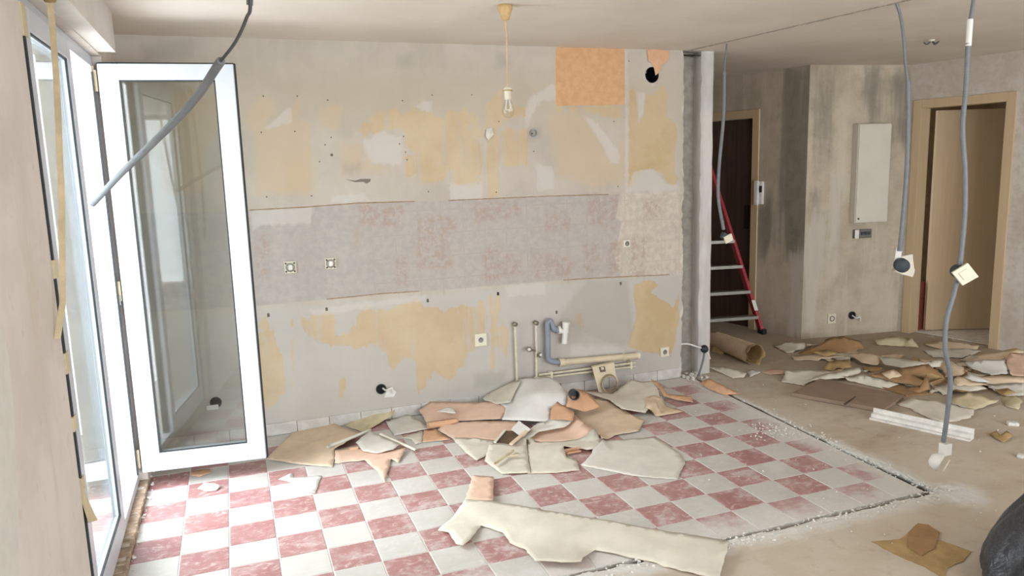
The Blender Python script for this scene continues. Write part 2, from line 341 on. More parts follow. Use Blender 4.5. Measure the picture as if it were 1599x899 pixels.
# ------------------------------------------------------------------ removed partition: chase and white pier
REC = plain('chase_mortar', '#9a958c', .95, .1, .15, 14, bump=.3)
k = NT('pier_plaster', 0.9, 0.15); P = k.pos(); n1 = k.noise(k.scale(P, (10, 10, 2)), 1, 5); n2 = k.noise(P, 40, 4)
k.color(k.mix(k.mr(n1, .35, .65), lin('#bdb9b4'), lin('#d0ccc6'))); k.bump(n2, .3, .004)
wall_boxes('wall_chase', [((3.52, YW+.11, 0), (3.80, YW+.2, ZC))], REC)
b = MB(); n = 60; vs = []; fs = []
for j in range(n+1):
    z = ZC*j/n; a = .010*nz(z*8, 9.1)+.006*nz(z*25, 3)
    c2 = .012*nz(z*7, 5.5)
    vs += [(3.785+a*.4, YW+.14, z), (3.785+a, YW+.015, z), (3.80+a*.5, YW, z), (3.872+c2*.5, YW+.0, z), (3.885+c2*.4, YW+.01, z), (3.885, YW+.9, z)]
for j in range(n):
    for i in range(5): fs.append((j*6+i, j*6+i+1, (j+1)*6+i+1, (j+1)*6+i))
b.add(vs, fs, 0, False); tag(b.build('wall_pier', k.m), kind='structure')
b = MB()
for i in range(14):
    b.tube([(3.66+.009*i, YW+.1, ZC-.015-.02*abs(nz(i, 3))), (3.655+.009*i, YW+.01, ZC-.03-.03*abs(nz(i*2.1, 1)))], .004, 6)
b.build('gap_shade_rods', plain('gap_shade_dark', '#4a463f', .9), ceiling)  # dark rods standing in for the shade of the open gap above the chase

# ------------------------------------------------------------------ hall walls
pA0, pA1 = (5.245, 2.16), (4.86, 3.95); pB1 = (6.225, 2.02); pC1 = (7.55, -5.6)
k = NT('stained_hall_plaster', 0.9, 0.15)
P = k.pos(); n1 = k.noise(P, 2.4, 6, .65); n2 = k.noise(P, 16, 5, .65); nv = k.noise(k.scale(P, (9, 9, .9)), 1.0, 6, .62, .4)
c = k.mix(k.mr(n1, .35, .66), lin('#ada18e'), lin('#c3b7a4')); c = k.mix(k.mr(nv, .48, .7, 0, .6), c, lin('#cdc2b1')); c = k.mix(k.mr(n2, .55, .75, 0, .4), c, lin('#9b907e'))
e2 = k.math('ADD', k.math('MULTIPLY', k.math('SUBTRACT', nv, .5), .5), k.math('MULTIPLY', k.math('SUBTRACT', n2, .5), .12))
c = k.mix(k.math('MULTIPLY', k.mr(k.math('ADD', k.attr('dark'), e2), -.10, .10), .75), c, k.mix(k.mr(n2, .35, .65), lin('#6c685f'), lin('#7f7a6e')))
c = k.mix(k.math('MULTIPLY', k.mr(k.math('ADD', k.attr('lite'), e2), -.05, .06), .7), c, lin('#c5bdb1'))
k.color(c); k.bump(n2, .35, .004); HP = k.m
def HA(pts, p, q): 
    r = []
    for u, v in pts:
        a = vplane(u, v, p, q); r.append((math.hypot(a[0]-p[0], a[1]-p[1])*(1 if (a[0]-p[0])*(q[0]-p[0])+(a[1]-p[1])*(q[1]-p[1]) > 0 else -1), a[2]))
    return r
LA = math.hypot(pA1[0]-pA0[0], pA1[1]-pA0[1])
dA = [[(LA-s, z) for s, z in HA(P_, pA0, pA1)] for P_ in ([(1225, 105), (1268, 100), (1268, 300), (1258, 400), (1225, 400), (1215, 300), (1222, 200)], [(1185, 330), (1205, 300), (1210, 380), (1190, 400)])]
dB = [HA(P_, pA0, pB1) for P_ in ([(1272, 100), (1300, 100), (1290, 240), (1278, 260)], [(1352, 105), (1372, 105), (1372, 180), (1360, 195), (1350, 150)], [(1388, 120), (1425, 110), (1420, 230), (1395, 220)], [(1272, 300), (1282, 300), (1278, 430), (1270, 430)])]
lA = [[(LA-s, z) for s, z in HA(P_, pA0, pA1)] for P_ in ([(1236, 400), (1262, 400), (1255, 525), (1232, 525)],)]
lB = [HA(P_, pA0, pB1) for P_ in ([(1262, 360), (1285, 300), (1300, 330), (1275, 520), (1255, 520)], [(1300, 280), (1318, 280), (1315, 420), (1300, 440)])]
dpa = [LA-s for s, z in HA([(1180, 400), (1100, 400)], pA0, pA1)]       # entrance door span along wall A (from deep end)
SD1, SD0 = LA-math.hypot(5.135-pA0[0], 2.66-pA0[1]), .30                  # door right / left edge measured from the deep end
ZD = vplane(1150, 186, pA0, pA1)[2]
grid_wall('wall_entrance', pA1, pA0, 0, ZC, .04, .12, HP, {'dark': lambda s, z: union(s, z, dA), 'lite': lambda s, z: union(s, z, lA)}, cut=lambda s, z: SD0 < s < SD1-.02 and z < ZD)
grid_wall('wall_hall', pA0, pB1, 0, ZC, .04, .12, HP, {'dark': lambda s, z: union(s, z, dB), 'lite': lambda s, z: union(s, z, lB)})
k = NT('right_wall_plaster', 0.9, 0.15); P = k.pos(); n1 = k.noise(P, 2.6, 6, .6); n2 = k.noise(P, 18, 5)
k.color(k.mix(k.mr(n2, .4, .75, 0, .5), k.mix(k.mr(n1, .35, .65), lin('#beb3a6'), lin('#cdc5ba')), lin('#a99c8a'))); k.bump(n2, .25, .004)
LC = math.hypot(pC1[0]-pB1[0], pC1[1]-pB1[1]); eC = ((pC1[0]-pB1[0])/LC, (pC1[1]-pB1[1])/LC); nC = (-eC[1]*-1, eC[0]*-1)
def onC(u, v): a = vplane(u, v, pB1, pC1); return math.hypot(a[0]-pB1[0], a[1]-pB1[1]), a[2]
s0, zt = onC(1424, 162); s1, _ = onC(1588, 146); s0 = onC(1412, 450)[0]; s1 = onC(1566, 450)[0]
zt = onC(1500, 150)[1]
s0i, s1i, zti = s0+.075, s1-.075, zt-.075
grid_wall('wall_right', pB1, pC1, 0, ZC, .03, .12, k.m, {'z': lambda s, z: z*0}, cut=lambda s, z: s0+.03 < s < s1-.03 and z < zt-.03)
# far hall end and side, bathroom shell (closed spaces behind the openings)
wall_boxes('wall_hall_end', [((3.80, 3.9, 0), (5.2, 4.05, ZC))], HP)
wall_boxes('wall_hall_side', [((3.60, 2.4, 0), (3.87, 4.05, ZC))], HP)

# ------------------------------------------------------------------ floor: worn slab, chased trenches, tiled kitchen area
TX0 = 0.0
def tedge(y): return 3.575 + (y+.61)*.055            # right edge of the tiles
YT = -0.607                                          # front edge of the tiles
k = NT('worn_slab', 0.85, 0.2)
P = k.pos(); n1 = k.noise(P, 1.7, 6, .65); n2 = k.noise(P, 9, 6, .65); n3 = k.noise(P, 60, 4); ns = k.noise(k.scale(P, (2, 6, 1)), 1.6, 5, .6)
c = k.mix(k.mr(n1, .35, .65), lin('#b6a896'), lin('#c4b9aa')); c = k.mix(k.mr(ns, .45, .7, 0, .7), c, lin('#c3b9a9')); c = k.mix(k.mr(n2, .56, .74, 0, .55), c, lin('#a08b72'))
c = k.mix(k.mr(k.math('ADD', k.attr('brown'), k.math('MULTIPLY', k.math('SUBTRACT', n2, .5), .5)), -.15, .25, 0, .5), c, lin('#94826c'))
dm = k.mr(k.math('ADD', k.attr('dust'), k.math('MULTIPLY', k.math('SUBTRACT', n2, .5), .22)), -.05, .06)
c = k.mix(k.math('MULTIPLY', dm, .85), c, k.mix(n3, lin('#c4c3bf'), lin('#e0dfda')))
c = k.mix(k.mr(k.attr('deep'), .2, .8), c, lin('#57544d'))  # trench bottom darkened, the groove's shade put into the colour
k.color(c); k.bump(k.math('ADD', n2, k.math('MULTIPLY', n3, .4)), .35, .004); SLAB = k.m
def lay(a, b, dense, fine, coarse):
    out = []; x = a
    while x < b: out.append(x); x += fine if dense[0] <= x <= dense[1] else coarse
    out.append(b); return np.array(out)
gx = lay(-.28, 8.4, (3.48, 3.92), .009, .07); gy = lay(-5.6, 4.1, (-.72, -.52), .008, .06)
GX, GY = np.meshgrid(gx, gy); H = np.zeros(GX.shape); DUST = np.full(GX.shape, -.5); DEEP = np.zeros(GX.shape); BR = np.full(GX.shape, -1.0)
for j in range(GX.shape[0]):
    for i in range(GX.shape[1]):
        x, y = GX[j, i], GY[j, i]; ex = tedge(y)
        n = nz(x*14, y*14, 1); m = nz(x*45, y*45, 7)
        if x < ex-.004 and YT+.004 < y < YW: H[j, i] = -.016; continue
        h = .0015*nz(x*5, y*5)
        ds = -.5
        if y < YW and y > YT-.02:                                # right-hand trench
            off = x-ex-.008*nz(y*6, 3.3)-.006*nz(y*25, 1)
            if y > .12: off -= .012
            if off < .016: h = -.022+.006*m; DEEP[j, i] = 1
            elif off < .075 and y < .1: h = .004+.012*max(0, n)+.006*m
            ds = .10-off if y < .12 else .03-off
        if x < 3.62:                                             # front trench
            off = YT-y+.006*nz(x*5, 8)+.004*nz(x*30, 2)
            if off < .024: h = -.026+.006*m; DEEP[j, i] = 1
            elif off < .034 and nz(x*3, 5) > 0: h = -.004
            elif off < .10: h = .003+.012*max(0, n)+.005*m
            ds = max(ds, .11-off)
        r = math.hypot(x-3.68, y+.68); 
        if y < YT+.05: ds = max(ds, .13-r)
        if r < .10 and DEEP[j, i] == 0: h = max(h, .010*max(0, n)+.005*m)
        H[j, i] = h; DUST[j, i] = ds
        BR[j, i] = min(.5, (x-4.0)*.4) if y > .3 else max(-.6, min(.2, .1-abs(y+.05-(x-3.7)*.3)))
nx, ny = len(gx), len(gy)
me = bpy.data.meshes.new('floor'); me.from_pydata([(x, y, z) for x, y, z in zip(GX.ravel(), GY.ravel(), H.ravel())], [], [(j*nx+i, j*nx+i+1, (j+1)*nx+i+1, (j+1)*nx+i) for j in range(ny-1) for i in range(nx-1)])
me.materials.append(SLAB)
for nm, A in (('dust', DUST), ('deep', DEEP), ('brown', BR)):
    a = me.attributes.new(nm, 'FLOAT', 'POINT'); a.data.foreach_set('value', A.ravel().astype(np.float32))
floor = bpy.data.objects.new('floor', me); col.objects.link(floor); tag(floor, kind='structure')
b = MB(); b.prism([(TX0-.005, YT+.004, -.016), (tedge(YT)-.003, YT+.004, -.016), (tedge(YW)-.003, YW, -.016), (TX0-.005, YW, -.016)], (0, 0, .0135))
k = NT('grout', .9, .1); n2 = k.noise(k.pos(), 30, 4); k.color(k.mix(k.mr(n2, .3, .7), lin('#c5c3bf'), lin('#dbd8d3'))); k.bump(n2, .3, .002); GROUT = k.m
b.build('grout_bed', GROUT, floor)
def tile_mat(name, a, b_, vein, vein_amt):
    k = NT(name, .42, .45); P = k.pos(); oi = k.n('ShaderNodeObjectInfo').outputs['Random']
    w = k.n('ShaderNodeVectorMath'); w.operation = 'ADD'; k.put(w.inputs[0], P)
    cb = k.n('ShaderNodeCombineXYZ'); k.put(cb.inputs[2], k.math('MULTIPLY', oi, 40.0)); k.put(w.inputs[1], cb.outputs[0])
    v = k.noise(k.scale(w.outputs[0], (1, 1.7, 1)), 15, 8, .72, 1.2); n = k.noise(w.outputs[0], 3.5, 3)
    c = k.mix(k.mr(n, .3, .7), lin(a), lin(b_)); c = k.mix(k.mr(v, .50, .66, 0, vein_amt), c, lin(vein))
    x, y, _ = k.sep(P)
    n2 = k.noise(P, 7, 6, .7); n3 = k.noise(P, 45, 4)
    # cement dust left where the partition was chased out
    de = k.math('MAXIMUM', k.math('SUBTRACT', k.math('SUBTRACT', YT, .0), y), k.math('SUBTRACT', x, k.math('ADD', k.math('MULTIPLY', y, .055), 3.61)))
    dd = k.mr(k.math('ADD', k.math('MULTIPLY', de, 1.0), k.math('MULTIPLY', k.math('SUBTRACT', n2, .5), .5)), -.27, -.03)
    g = k.math('ADD', k.math('MULTIPLY', k.mr(k.math('ADD', k.math('MULTIPLY', n2, .6), k.math('MULTIPLY', k.noise(P, 26, 5, .7), .4)), .47, .62), .55), .06)
    wide = k.mr(x, .3, 1.6)
    dd = k.math('MAXIMUM', k.math('MULTIPLY', dd, .93), k.math('MULTIPLY', g, k.math('ADD', k.math('MULTIPLY', wide, .6), .4)))
    dc = k.mix(n3, lin('#c2bdb8'), lin('#d8d5d0'))
    k.color(k.mix(dd, c, dc)); k.put(k.b.inputs['Roughness'], k.math('ADD', k.math('MULTIPLY', dd, .5), .38)); k.bump(k.math('MULTIPLY', dd, n3), .25, .002)
    return k.m
RED = tile_mat('red_marbled_tile', '#9b6866', '#a67775', '#ccb3af', .85)
CRM = tile_mat('cream_tile', '#bbb7b0', '#c5c1bb', '#cfccc7', .6)
def clip(poly, f):
    out = []
    for i in range(len(poly)):
        a, b_ = poly[i], poly[(i+1) % len(poly)]; fa, fb = f(a), f(b_)
        if fa >= 0: out.append(a)
        if fa*fb < 0: t = fa/(fa-fb); out.append((a[0]+(b_[0]-a[0])*t, a[1]+(b_[1]-a[1])*t))
    return out
def tile_mesh(poly, mat):
    c = (sum(p[0] for p in poly)/len(poly), sum(p[1] for p in poly)/len(poly)); n = len(poly)
    ins = [(p[0]-.002*np.sign(p[0]-c[0]), p[1]-.002*np.sign(p[1]-c[1])) for p in poly]
    v = [(p[0], p[1], -.008) for p in poly]+[(p[0], p[1], -.0012) for p in poly]+[(p[0], p[1], 0) for p in ins]
    f = [tuple(range(2*n, 3*n))]+[(r*n+i, r*n+(i+1) % n, (r+1)*n+(i+1) % n, (r+1)*n+i) for r in (0, 1) for i in range(n)]
    m = bpy.data.meshes.new('floor_tile'); m.from_pydata(v, [], f); m.materials.append(mat); return m
g = .0026; full = {}
sq = [(-.1+g, -.1+g), (.1-g, -.1+g), (.1-g, .1-g), (-.1+g, .1-g)]
for mt in (RED, CRM): full[mt.name] = tile_mesh(sq, mt)
rnd = random.Random(4)
for i in range(0, 19):
    for j in range(-3, 8):
        mt = RED if (i+j) % 2 else CRM; cx, cy = .2*i+.1, .2*j+.1
        poly = [(x+cx, y+cy) for x, y in sq]; cl = clip(poly, lambda p: tedge(p[1])-.004-p[0]); cl = clip(cl, lambda p: p[1]-YT-.004); cl = clip(cl, lambda p: YW-.012-p[1])
        if len(cl) < 3: continue
        ar = abs(sum(cl[q][0]*cl[(q+1) % len(cl)][1]-cl[(q+1) % len(cl)][0]*cl[q][1] for q in range(len(cl))))/2
        if ar < .0012: continue
        m = full[mt.name] if len(cl) == 4 and ar > .0375 else tile_mesh([(x-cx, y-cy) for x, y in cl], mt)
        o = bpy.data.objects.new('floor_tile', m); col.objects.link(o); o.parent = floor
        o.location = (cx, cy, -.0004*rnd.random()); o.rotation_euler = (rnd.uniform(-.0012, .0012), rnd.uniform(-.0012, .0012), rnd.uniform(-.003, .003))
# rubble along the trenches and on the slab
b = MB(); rnd = random.Random(9)
def crumb(b, x, y, z, r):
    bm = bmesh.new(); bmesh.ops.create_icosphere(bm, subdivisions=1, radius=1)
    s_ = (r*rnd.uniform(.7, 1.3), r*rnd.uniform(.7, 1.3), r*rnd.uniform(.5, .9)); a = rnd.uniform(0, 6)
    for v in bm.verts:
        q = 1+rnd.uniform(-.25, .25); X, Y = v.co.x*s_[0]*q, v.co.y*s_[1]*q
        v.co = Vector((x+X*math.cos(a)-Y*math.sin(a), y+X*math.sin(a)+Y*math.cos(a), z+s_[2]*.7+v.co.z*s_[2]*q))
    bm.verts.index_update(); b.add([v.co for v in bm.verts], [[v.index for v in f.verts] for f in bm.faces]); bm.free()
for _ in range(850):
    if rnd.random() < .62: x = rnd.uniform(1.2, 3.7); y = YT-.045+rnd.gauss(0, .028)
    else: y = rnd.uniform(-.65, .25) if rnd.random() < .8 else rnd.uniform(.25, 1.5); x = tedge(y)+.03+rnd.gauss(0, .03)
    if YT < y and x < tedge(y)+.005: z = 0
    else: z = .002
    crumb(b, x, y, z, rnd.choice((.002, .003, .003, .004, .005, .007)))
for _ in range(150): crumb(b, rnd.uniform(2.6, 5.2), rnd.uniform(-1.0, 1.2), .001, rnd.choice((.002, .003, .003, .004, .006)))
for _ in range(90): crumb(b, rnd.uniform(3.62, 3.80), rnd.uniform(1.48, 1.68), .0, rnd.choice((.004, .006, .009, .014)))
for _ in range(60): crumb(b, rnd.uniform(.0, .03), rnd.uniform(-.3, 1.3), .0, rnd.choice((.003, .005, .008)))
for _ in range(160):
    q = fl(rnd.gauss(1205, 22), rnd.gauss(671, 7)); crumb(b, q[0], q[1], 0, rnd.choice((.002, .003, .004, .006)))
RUB = plain('plaster_rubble', '#d3d0c9', .95, .1, .12, 60)
tag(b.build('plaster_rubble', RUB, loc=(3.5, -.6, 0)), 'loose white plaster crumbs along the chased trench beside the tiles', 'rubble', kind='stuff')
for p, r in (((1581, 664), .022), ((1278, 660), .010), ((1282, 687), .009), ((1593, 714), .016)):
    pass
# tiled skirting along the back wall
SK = NT('skirting_tile', .5, .4); n2 = SK.noise(SK.pos(), 12, 5); SK.color(SK.mix(SK.mr(n2, .3, .7), lin('#b9b4ae'), lin('#cdc9c4'))); SK = SK.m
bb = empty('baseboard_back', (0, YW, 0)); tag(bb, kind='structure')
x = .01; rnd = random.Random(3)
while x < 3.6:
    w = min(.2, 3.62-x); d = MB(); d.box((x+.0015, YW-.011+rnd.uniform(-.001, .001), .001), (x+w-.0015, YW+.002, .075+rnd.uniform(-.002, .002)), bev=.002); d.build('skirting_tile', SK, bb); x += .2
# unseen pale slab outside the window, added to catch the light
b = MB(); b.box((-1.7, -1.2, -.12), (-.28, 2.2, -.02)); tag(b.build('added_outside_slab', plain('outside_slab_pale', '#c9c6c0', .9)), kind='structure')
# sill strip of raw masonry under the window
RAW = plain('raw_masonry', '#a99580', .95, .1, .25, 25, bump=.6)
b = MB()
for i in range(46):
    y = WY0+.0325*i; b.box((-.06, y, 0), (.004+.006*nz(i*1.3, 2), y+.031, .03+.008*nz(i*.8, 5)), bev=.004)
b.build('sill_masonry', RAW, wall_left)

# ------------------------------------------------------------------ window_1: two-leaf glazed door, right leaf swung open into the room
PVC = plain('white_pvc', '#c2c6cc', .35, .5, .03, 6); GASK = plain('dark_gasket', '#35383a', .6); TAPE = plain('masking_tape', '#cdbf9e', .8, .2, .1, 10); IRON = plain('grey_steel', '#8b8c8c', .4, .5, .1, 20, .6)
gm = bpy.data.materials.new('clear_glass'); gm.use_nodes = True; t = gm.node_tree; t.nodes.clear()
out = t.nodes.new('ShaderNodeOutputMaterial'); tr = t.nodes.new('ShaderNodeBsdfTransparent'); gs = t.nodes.new('ShaderNodeBsdfGlossy'); mx = t.nodes.new('ShaderNodeMixShader')
tr.inputs[0].default_value = (.95, .965, .96, 1); gs.inputs['Roughness'].default_value = .0
ge = t.nodes.new('ShaderNodeNewGeometry'); dt = t.nodes.new('ShaderNodeVectorMath'); dt.operation = 'DOT_PRODUCT'; t.links.new(ge.outputs['Normal'], dt.inputs[0]); t.links.new(ge.outputs['Incoming'], dt.inputs[1])
def _m(op, a, b=None):
    q = t.nodes.new('ShaderNodeMath'); q.operation = op
    for i_, v_ in enumerate((a, b)):
        if isinstance(v_, bpy.types.NodeSocket): t.links.new(v_, q.inputs[i_])
        elif v_ is not None: q.inputs[i_].default_value = v_
    return q.outputs[0]
sch = _m('ADD', _m('MULTIPLY', _m('POWER', _m('SUBTRACT', 1.0, _m('ABSOLUTE', dt.outputs['Value'])), 5.0), .9), .05)     # Schlick reflectance of a thin pane
t.links.new(sch, mx.inputs[0]); t.links.new(tr.outputs[0], mx.inputs[1]); t.links.new(gs.outputs[0], mx.inputs[2]); t.links.new(mx.outputs[0], out.inputs[0]); GLASS = gm
win = empty('window_1', (XF, (WY0+WY1)/2, .03)); tag(win, kind='structure')
FZ0, FZ1, XB = .03, WZ1, XF-.07
fw = .055
for nm, lo, hi in (('frame_jamb', (XB, WY0, FZ0), (XF, WY0+fw, FZ1)), ('frame_jamb', (XB, WY1-fw, FZ0), (XF, WY1, FZ1)), ('frame_head', (XB, WY0+fw, FZ1-fw), (XF, WY1-fw, FZ1)), ('frame_sill', (XB, WY0+fw, FZ0), (XF, WY1-fw, FZ0+.045))):
    MB().box(lo, hi, bev=.004).build(nm, PVC, win)
def sash(name, W_, H_, T_, parent, M, stile=.078, top=.078, bot=.095, handle=False):
    """a glazed leaf in local x (width), z (height), y (thickness, 0 = room face); M places it"""
    root = empty(name, (0, 0, 0)); root.parent = parent
    root.matrix_parent_inverse = Matrix.Translation(-Vector(parent.location)); root.matrix_basis = M
    def bl(nm, mb, mat):
        o = mb.build(nm, mat); o.parent = root; o.location = (0, 0, 0); return o
    bl('stile', MB().box((0, 0, 0), (stile, T_, H_), bev=.006), PVC); bl('stile', MB().box((W_-stile, 0, 0), (W_, T_, H_), bev=.006), PVC)
    bl('rail', MB().box((stile-.002, 0, 0), (W_-stile+.002, T_, bot), bev=.005), PVC); bl('rail', MB().box((stile-.002, 0, H_-top), (W_-stile+.002, T_, H_), bev=.005), PVC)
    g_ = MB()
    for lo, hi in (((stile-.003, .004, bot-.003), (stile+.006, .012, H_-top+.003)), ((W_-stile-.006, .004, bot-.003), (W_-stile+.003, .012, H_-top+.003)), ((stile, .004, bot-.003), (W_-stile, .012, bot+.006)), ((stile, .004, H_-top-.006), (W_-stile, .012, H_-top+.003))): g_.box(lo, hi)
    bl('glazing_gasket', g_, GASK)
    g_ = MB()
    for lo, hi in (((-.007, T_*.45, -.007), (.004, T_+.004, H_+.007)), ((W_-.004, T_*.45, -.007), (W_+.007, T_+.004, H_+.007)), ((0, T_*.45, H_-.004), (W_, T_+.004, H_+.009)), ((0, T_*.45, -.009), (W_, T_+.004, .004))): g_.box(lo, hi, bev=.002)
    bl('edge_gasket', g_, GASK)
    for yp in (T_*.32, T_*.62): bl('pane', MB().box((stile+.002, yp-.0015, bot+.002), (W_-stile-.002, yp+.0015, H_-top-.002)), GLASS)
    if handle:
        h_ = MB().box((W_-.052, -.012, 1.0), (W_-.022, .002, 1.12), bev=.004); h_.tube([(W_-.037, 0, 1.08), (W_-.037, -.045, 1.08), (W_-.037, -.05, 1.07), (W_-.15, -.05, 1.065)], .009)
        bl('handle', h_, PVC)
    return root
# closed leaf (room face at XF+.012, width along +y)
Mc = Matrix.Translation((XF+.012, WY0+.06, FZ0+.035)) @ Matrix(((0, -1, 0, 0), (1, 0, 0, 0), (0, 0, 1, 0), (0, 0, 0, 1)))
sash('closed_leaf', .765, 2.10, .062, win, Mc, stile=.07)
# open leaf: hinge at the far jamb, almost parallel to the back wall
hz = .085; h0 = np.array([-.018, 1.045]); h1 = np.array([.60, .985]); ang = math.atan2(h1[1]-h0[1], h1[0]-h0[0]); Wd = float(np.hypot(*(h1-h0)))
Mo = Matrix.Translation((h0[0], h0[1], hz)) @ Matrix.Rotation(ang, 4, 'Z')
sash('open_leaf', Wd, 2.075, .062, win, Mo, stile=.092, top=.078, bot=.098)
for z in (.16, 1.05, 2.08): MB().tube([(-.032, 1.062, z-.05), (-.032, 1.062, z+.05)], .009, 10).build('hinge', TAPE, win)
b = MB()
for y, z, hh in ((WY0+.03, 2.06, .10), (WY0+.04, 1.30, .06), (WY0+.03, .98, .07), (WY0+.03, .78, .05), (WY0+.03, .56, .05)): b = MB().box((XF-.001, WY0+.03, z), (XF+.0145, WY0+.085, z+hh), bev=.001); b.build('masking_tape', TAPE, win)
MB().box((XF-.002, WY1-.04, 2.06), (XF+.006, WY1-.01, 2.15), bev=.001).build('masking_tape', TAPE, win)
MB().box((XF-.002, WY0+.044, .06), (XF+.0125, WY0+.0585, 2.15)).build('jamb_seal_gap', GASK, win)  # dark strip standing in for the shaded gap between frame and closed leaf
MB().box((XF-.004, WY1-.062, .08), (XF+.003, WY1-.054, 2.12)).build('jamb_seal_gap', GASK, win)
MB().box((XF-.002, WY1-.05, .98), (XF+.012, WY1-.02, 1.03), bev=.002).build('strike_plate', IRON, win)
# shutter strap
b = MB(); pts = [(.060, -.40, 2.21), (.060, -.418, 2.073), (.06, -.45, 1.927), (.05, -.53, 1.58), (.03, -.60, 1.254), (.01, -.63, 1.15)]
for p, q in zip(pts, pts[1:]):
    b.prism([(p[0]-.009, p[1], p[2]), (p[0]+.009, p[1]-.002, p[2]), (q[0]+.009, q[1]-.002, q[2]), (q[0]-.009, q[1], q[2])], (0, .0016, 0))
so_ = b.build('shutter_strap', plain('strap_webbing', '#c9b796', .9), loc=(.06, -.40, 2.21)); tag(so_, 'beige webbing strap hanging from the roller shutter box by the window', 'strap')
kn = MB(); kn.lathe([(.001, 0), (.016, .005), (.02, .02), (.014, .035), (.001, .04)], (.060, -.405, 2.15), n=10); kn.build('strap_guide', plain('brown_bracket', '#8a7550', .6), so_)

# ------------------------------------------------------------------ doors
WOOD = NT('beige_door_paint', .55, .35); n1 = WOOD.noise(WOOD.scale(WOOD.pos(), (30, 30, 1.5)), 1.0, 4); WOOD.color(WOOD.mix(WOOD.mr(n1, .3, .7), lin('#bfa785'), lin('#c5ae8c'))); WOOD = WOOD.m
DARKW = NT('dark_brown_door', .45, .4); n1 = DARKW.noise(DARKW.scale(DARKW.pos(), (14, 14, .8)), 1.0, 5, .6, .8); DARKW.color(DARKW.mix(DARKW.mr(n1, .3, .7), lin('#3d2c25'), lin('#523d33'))); DARKW = DARKW.m
def onwall(p, q, s, z, o=0.0):
    L = math.hypot(q[0]-p[0], q[1]-p[1]); e = ((q[0]-p[0])/L, (q[1]-p[1])/L); n = (e[1], -e[0]); return (p[0]+e[0]*s+n[0]*o, p[1]+e[1]*s+n[1]*o, z)
def wbox(b, p, q, sa, sb, za, zb, oa, ob, mi=0, bev=0.0):
    """box on a wall: span along it, heights, offsets from its face (positive into the room)"""
    L = math.hypot(q[0]-p[0], q[1]-p[1]); ex = Vector(((q[0]-p[0])/L, (q[1]-p[1])/L, 0)); nn = Vector((ex.y, -ex.x, 0))
    R = Matrix((ex, -nn, Vector((0, 0, 1)))).transposed()
    t_ = MB(); t_.box((sa, -ob, za), (sb, -oa, zb), bev=bev); b.add([R @ Vector(v) + Vector((p[0], p[1], 0)) for v in t_.v], t_.f, mi); return b
# entrance door on the deep hall wall (pA1 -> pA0)
d1 = empty('door_1', onwall(pA1, pA0, (SD0+SD1)/2, 0)); tag(d1, kind='structure')
wbox(MB(), pA1, pA0, SD1-.075, SD1, 0, ZD+.075, -.10, .015, bev=.004).build('door_frame_post', WOOD, d1)
wbox(MB(), pA1, pA0, SD0-.05, SD0+.02, 0, ZD+.075, -.10, .015, bev=.004).build('door_frame_post', WOOD, d1)
wbox(MB(), pA1, pA0, SD0+.02, SD1-.075, ZD, ZD+.075, -.10, .015, bev=.004).build('door_frame_head', WOOD, d1)
lf = wbox(MB(), pA1, pA0, SD0+.02, SD1-.075, .005, ZD, -.09, -.04); lf = lf.build('leaf', DARKW, d1)
wbox(MB(), pA1, pA0, SD1-.19, SD1-.14, .95, 1.18, -.04, -.03, bev=.003).build('lock_plate', plain('dark_lock', '#1d1a18', .4), lf)
# bathroom door in wall_right
d2 = empty('door_2', onwall(pB1, pC1, (s0+s1)/2, 0)); tag(d2, kind='structure')
wbox(MB(), pB1, pC1, s0, s0i, 0, zt, -.125, .014, bev=.004).build('door_frame_post', WOOD, d2)
wbox(MB(), pB1, pC1, s1i, s1, 0, zt, -.125, .014, bev=.004).build('door_frame_post', WOOD, d2)
wbox(MB(), pB1, pC1, s0i, s1i, zti, zt, -.125, .014, bev=.004).build('door_frame_head', WOOD, d2)
_e = Vector((eC[0], eC[1], 0)); _n = Vector((-eC[1], eC[0], 0)); ph = math.radians(58); ld = _e*math.cos(ph)+_n*math.sin(ph); lnn = Vector((ld.y, -ld.x, 0)); lnn = lnn if lnn.dot(_n) < 0 else -lnn
lp = Vector(onwall(pB1, pC1, s0i+.03, .012, -.19)); Lw = .72
lf = MB().prism([lp, lp+ld*Lw, lp+ld*Lw-lnn*.04, lp-lnn*.04], (0, 0, zti-.03)).build('leaf', WOOD, d2)
hq = lp+ld*(Lw-.07); MB().prism([hq+lnn*.001+Vector((0, 0, .93)), hq+ld*.04+lnn*.001+Vector((0, 0, .93)), hq+ld*.04+lnn*.006+Vector((0, 0, .93)), hq+lnn*.006+Vector((0, 0, .93))], (0, 0, .16)).build('handle_plate', IRON, lf)
MB().tube([hq+ld*.02+lnn*.004+Vector((0, 0, 1.05)), hq+ld*.02+lnn*.045+Vector((0, 0, 1.05)), hq-ld*.07+lnn*.048+Vector((0, 0, 1.05))], .008).build('handle', IRON, lf)
